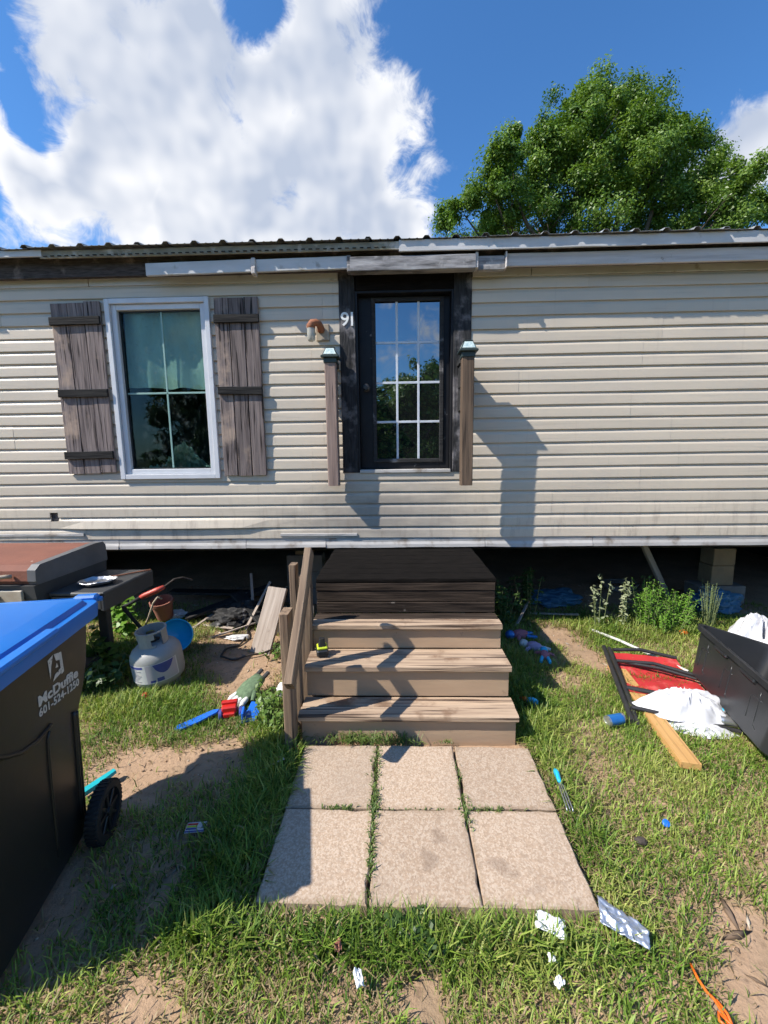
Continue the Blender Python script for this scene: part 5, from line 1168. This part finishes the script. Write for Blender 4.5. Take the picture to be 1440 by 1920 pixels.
def limbs(base, targets, r0, fork):
    mb = MB(); b = Vector(base); f = Vector(fork); mb.tube([b+Vector((0, 0, -.2)), b+Vector((0, 0, .3)), b.lerp(f, .5)+Vector((.1, .05, 0)), f], [r0*1.5, r0*1.1, r0*.9, r0*.75], 12)
    for t in targets:
        t = Vector(t); m1 = f.lerp(t, .4)+Vector((random.uniform(-.4, .4), random.uniform(-.4, .4), random.uniform(.1, .6))); m2 = f.lerp(t, .75)+Vector((random.uniform(-.3, .3), random.uniform(-.3, .3), random.uniform(0, .4)))
        mb.tube([f, m1, m2, t], [r0*.5, r0*.32, r0*.18, r0*.05], 8)
        for _ in range(4):
            s_ = m1.lerp(t, random.uniform(.1, .8)); e = s_+Vector((random.gauss(0, 1), random.gauss(0, 1), random.uniform(.2, 1.1)))*.9; mb.tube([s_, s_.lerp(e, .5)+Vector((.05, .05, .1)), e], [r0*.12, r0*.08, r0*.02], 6)
    return mb
BL = [(5.9, 15.29, 12.75, .81), (7.14, 15.58, 13.0, .86), (8.34, 15.71, 13.0, .87), (8.1, 17.06, 12.75, 1.8), (4.92, 15.58, 11.7, 1.12), (4.23, 16.01, 12.2, .60), (3.37, 13.87, 10.1, .71), (5.99, 15.92, 11.06, 1.77), (9.16, 16.06, 12.1, 1.06), (9.37, 15.36, 12.0, .68), (10.64, 16.96, 11.3, 1.8), (3.19, 14.07, 9.44, 1.01),
      (4.94, 15.93, 9.74, 1.6), (6.91, 15.39, 9.66, 1.88), (9.66, 16.11, 9.7, 1.96), (10.84, 15.18, 10.1, .93), (10.48, 13.83, 9.61, .59), (10.8, 14.32, 8.76, 1.0), (2.28, 14.47, 9.26, .71), (1.92, 16.0, 9.63, .61), (12.49, 15.64, 9.55, .66), (7.79, 15.18, 10.65, 1.77),
      (4.3, 15.6, 10.75, 1.25), (5.3, 15.2, 10.7, 1.4), (3.9, 15.0, 8.9, 1.35), (7.2, 15.6, 11.7, 1.6), (10.2, 15.6, 9.0, 1.6), (2.9, 15.0, 8.5, 1.0), (11.6, 15.6, 9.4, 1.0), (9.0, 15.2, 11.0, 1.3), (6.2, 15.0, 12.1, .9),
      (7.0, 16.0, 6.8, 2.4), (10.0, 16.0, 6.8, 2.2), (4.4, 16.0, 6.8, 2.0)]
tree = thing('broadleaf_tree', 'large dense green broadleaf tree rising behind the roof', 'tree', (7.2, 15.8, 0))
def shift(bl, o): return [(a-o.x, b-o.y, c-o.z, r_) for a, b, c, r_ in bl]
link('crown', crown('crown', shift(BL, tree.location), 430, .098, base=(.045, .11, .015), bright=(.20, .30, .05), clump=.40), tree)
mb = limbs((0, 0, 0), [Vector(b[:3])-tree.location for b in BL[:22]], .30, (.2, .1, 4.2)); part('trunk', mb, 'bark', tree, smooth=True)
# trees across the yard behind the photographer (they show as the dark tree line in the door glass)
B2 = [(0, 0, 4.2, 1.5), (1.2, .3, 3.6, 1.1), (-1.2, -.2, 3.5, 1.2), (.3, .6, 5.3, 1.0), (-.6, -.5, 5.0, .9), (.2, -.4, 2.6, 1.4), (1.1, .2, 1.5, 1.2), (-1.1, .1, 1.4, 1.2), (0, .6, 1.0, 1.0)]
cm = crown('crown', B2, 130, .22, clump=.5); tmesh = limbs((0, 0, 0), [b[:3] for b in B2], .16, (.05, 0, 1.8)).mesh('trunk', 'bark', True)
for i, (x, y, s_, rz) in enumerate(((1.2, -13.5, 1.0, 0), (4.6, -15, .8, 1.3), (-3.6, -14.2, .62, 2.2), (-7.5, -17, .95, .7), (8.4, -16, .9, 3.0), (-.9, -17.5, .75, 4.1), (11.5, -18, 1.1, 5.0), (-11.5, -16, 1.0, 1.9), (2.9, -12.6, .55, 2.6), (-1.3, -13.2, .6, 5.5), (-5.4, -13.4, .65, .4), (6.6, -13.8, .6, 1.0), (-9.5, -14, .6, 3.3), (.6, -16, .95, 2.0), (9.8, -14.5, .6, .2), (-2.4, -16.5, .9, 3.9), (3.4, -17, 1.0, 5.2))):
    t = thing('yard_tree', 'small leafy tree across the yard mirrored in the door glass', 'tree', (x, y, 0), rz, 'trees across the yard'); t.scale = (s_,)*3
    link('crown', cm, t); link('trunk', tmesh, t)

def weed(label, loc, stems, h, leaf, ncol, spread, per=16, name='weed', droop=.3, aspect=.5, cat='weed', lift=.0):
    t = thing(name, label, cat, loc); mb = MB(); PP, NN = [], []
    for s_ in range(stems):
        a = random.uniform(0, 6.28); r_ = random.uniform(0, spread); hh = h*random.uniform(.6, 1.05); b = Vector((math.cos(a)*r_*.45, math.sin(a)*r_*.45, 0)); tip = Vector((math.cos(a)*r_, math.sin(a)*r_, hh))
        mid = b.lerp(tip, .5)+Vector((0, 0, hh*.08)); mb.tube([b, mid, tip], [.0045, .0035, .0015], 5)
        for q in range(per):
            u = (.12+.88*(q+random.random())/per); p = b.lerp(mid, u*2) if u < .5 else mid.lerp(tip, u*2-1); aa = random.uniform(0, 6.28); rr_ = leaf*random.uniform(.3, .75)
            PP.append((p.x+math.cos(aa)*rr_, p.y+math.sin(aa)*rr_, p.z+random.uniform(-.3, .5)*leaf)); NN.append((math.cos(aa)*droop+random.gauss(0, .3), math.sin(aa)*droop+random.gauss(0, .3)-.25, .9))
    part('stem', mb, 'weed_stem', t); PP = np.array(PP); NN = np.array(NN); n = len(PP)
    col = np.array(ncol[0])+(np.array(ncol[1])-np.array(ncol[0]))*rng.uniform(0, 1, (n, 1)); link('foliage', leaf_mesh('foliage', PP, NN, rng.uniform(.7, 1.25, n)*leaf, col, 'leaf', aspect), t)
    return t
GB, GM, GD, PA = ((.12, .26, .03), (.19, .34, .05)), ((.09, .17, .03), (.16, .25, .05)), ((.035, .08, .018), (.07, .12, .03)), ((.26, .30, .17), (.40, .42, .26))
weed('bright green feathery weed standing in sun at the crawl space edge', (2.36, 3.80, 0), 26, .48, .030, GB, .17, 46, 'feathery_weed', aspect=.3)
weed('bright green bushy weed next to the blue tarp', (2.66, 3.80, 0), 22, .40, .032, GB, .17, 40, 'feathery_weed', aspect=.3)
weed('low spreading green weed in front of the blue tarp', (2.50, 3.70, 0), 18, .27, .032, GB, .22, 30, 'feathery_weed', aspect=.3)
weed('tall thin weed with pale leaves at the crawl space edge', (1.92, 3.79, 0), 4, .55, .045, PA, .09, 14, 'tall_weed')
weed('pale seeding weed between the thin weed and the feathery weed', (2.14, 3.79, 0), 5, .52, .038, PA, .06, 26, 'tall_weed')
weed('grassy grey green tuft in front of the tan block pier', (2.95, 3.80, 0), 26, .44, .018, ((.16, .24, .12), (.24, .32, .17)), .11, 14, 'grass_tuft', aspect=.25)
weed('dark leafy weed in shade against the right side of the steps', (1.0, 3.85, 0), 16, .42, .05, GD, .22, 18, 'shade_weed')
weed('dark ivy like weed under the wall past the soft toys', (1.35, 4.05, 0), 16, .50, .05, GD, .24, 18, 'shade_weed')
weed('small leafy weed growing against the post foot of the handrail', (-.76, 2.30, 0), 16, .24, .032, GM, .16, 22, 'leafy_weed')
weed('low leafy weed beside the work glove', (-.86, 2.48, 0), 12, .18, .030, GM, .14, 20, 'leafy_weed')
weed('broad leaved weed growing between the grill legs', (-2.32, 3.02, 0), 14, .34, .075, GM, .20, 12, 'broadleaf_weed', aspect=.65)
weed('broad leaved weed behind the grill shelf in sun', (-2.50, 3.55, 0), 12, .42, .07, GB, .20, 12, 'broadleaf_weed', aspect=.65)
weed('shaded broad leaved weed between cart and gas cylinder', (-2.12, 2.72, 0), 14, .24, .06, GD, .22, 12, 'broadleaf_weed', aspect=.6)
weed('dark low clover clump at the front edge of the path', (.05, 1.225, 0), 14, .07, .022, GD, .10, 12, 'clover_clump', aspect=.8)
weed('low weed by the cable at the foot of the leaning board', (-1.02, 3.22, 0), 10, .10, .03, GM, .12, 12, 'leafy_weed')
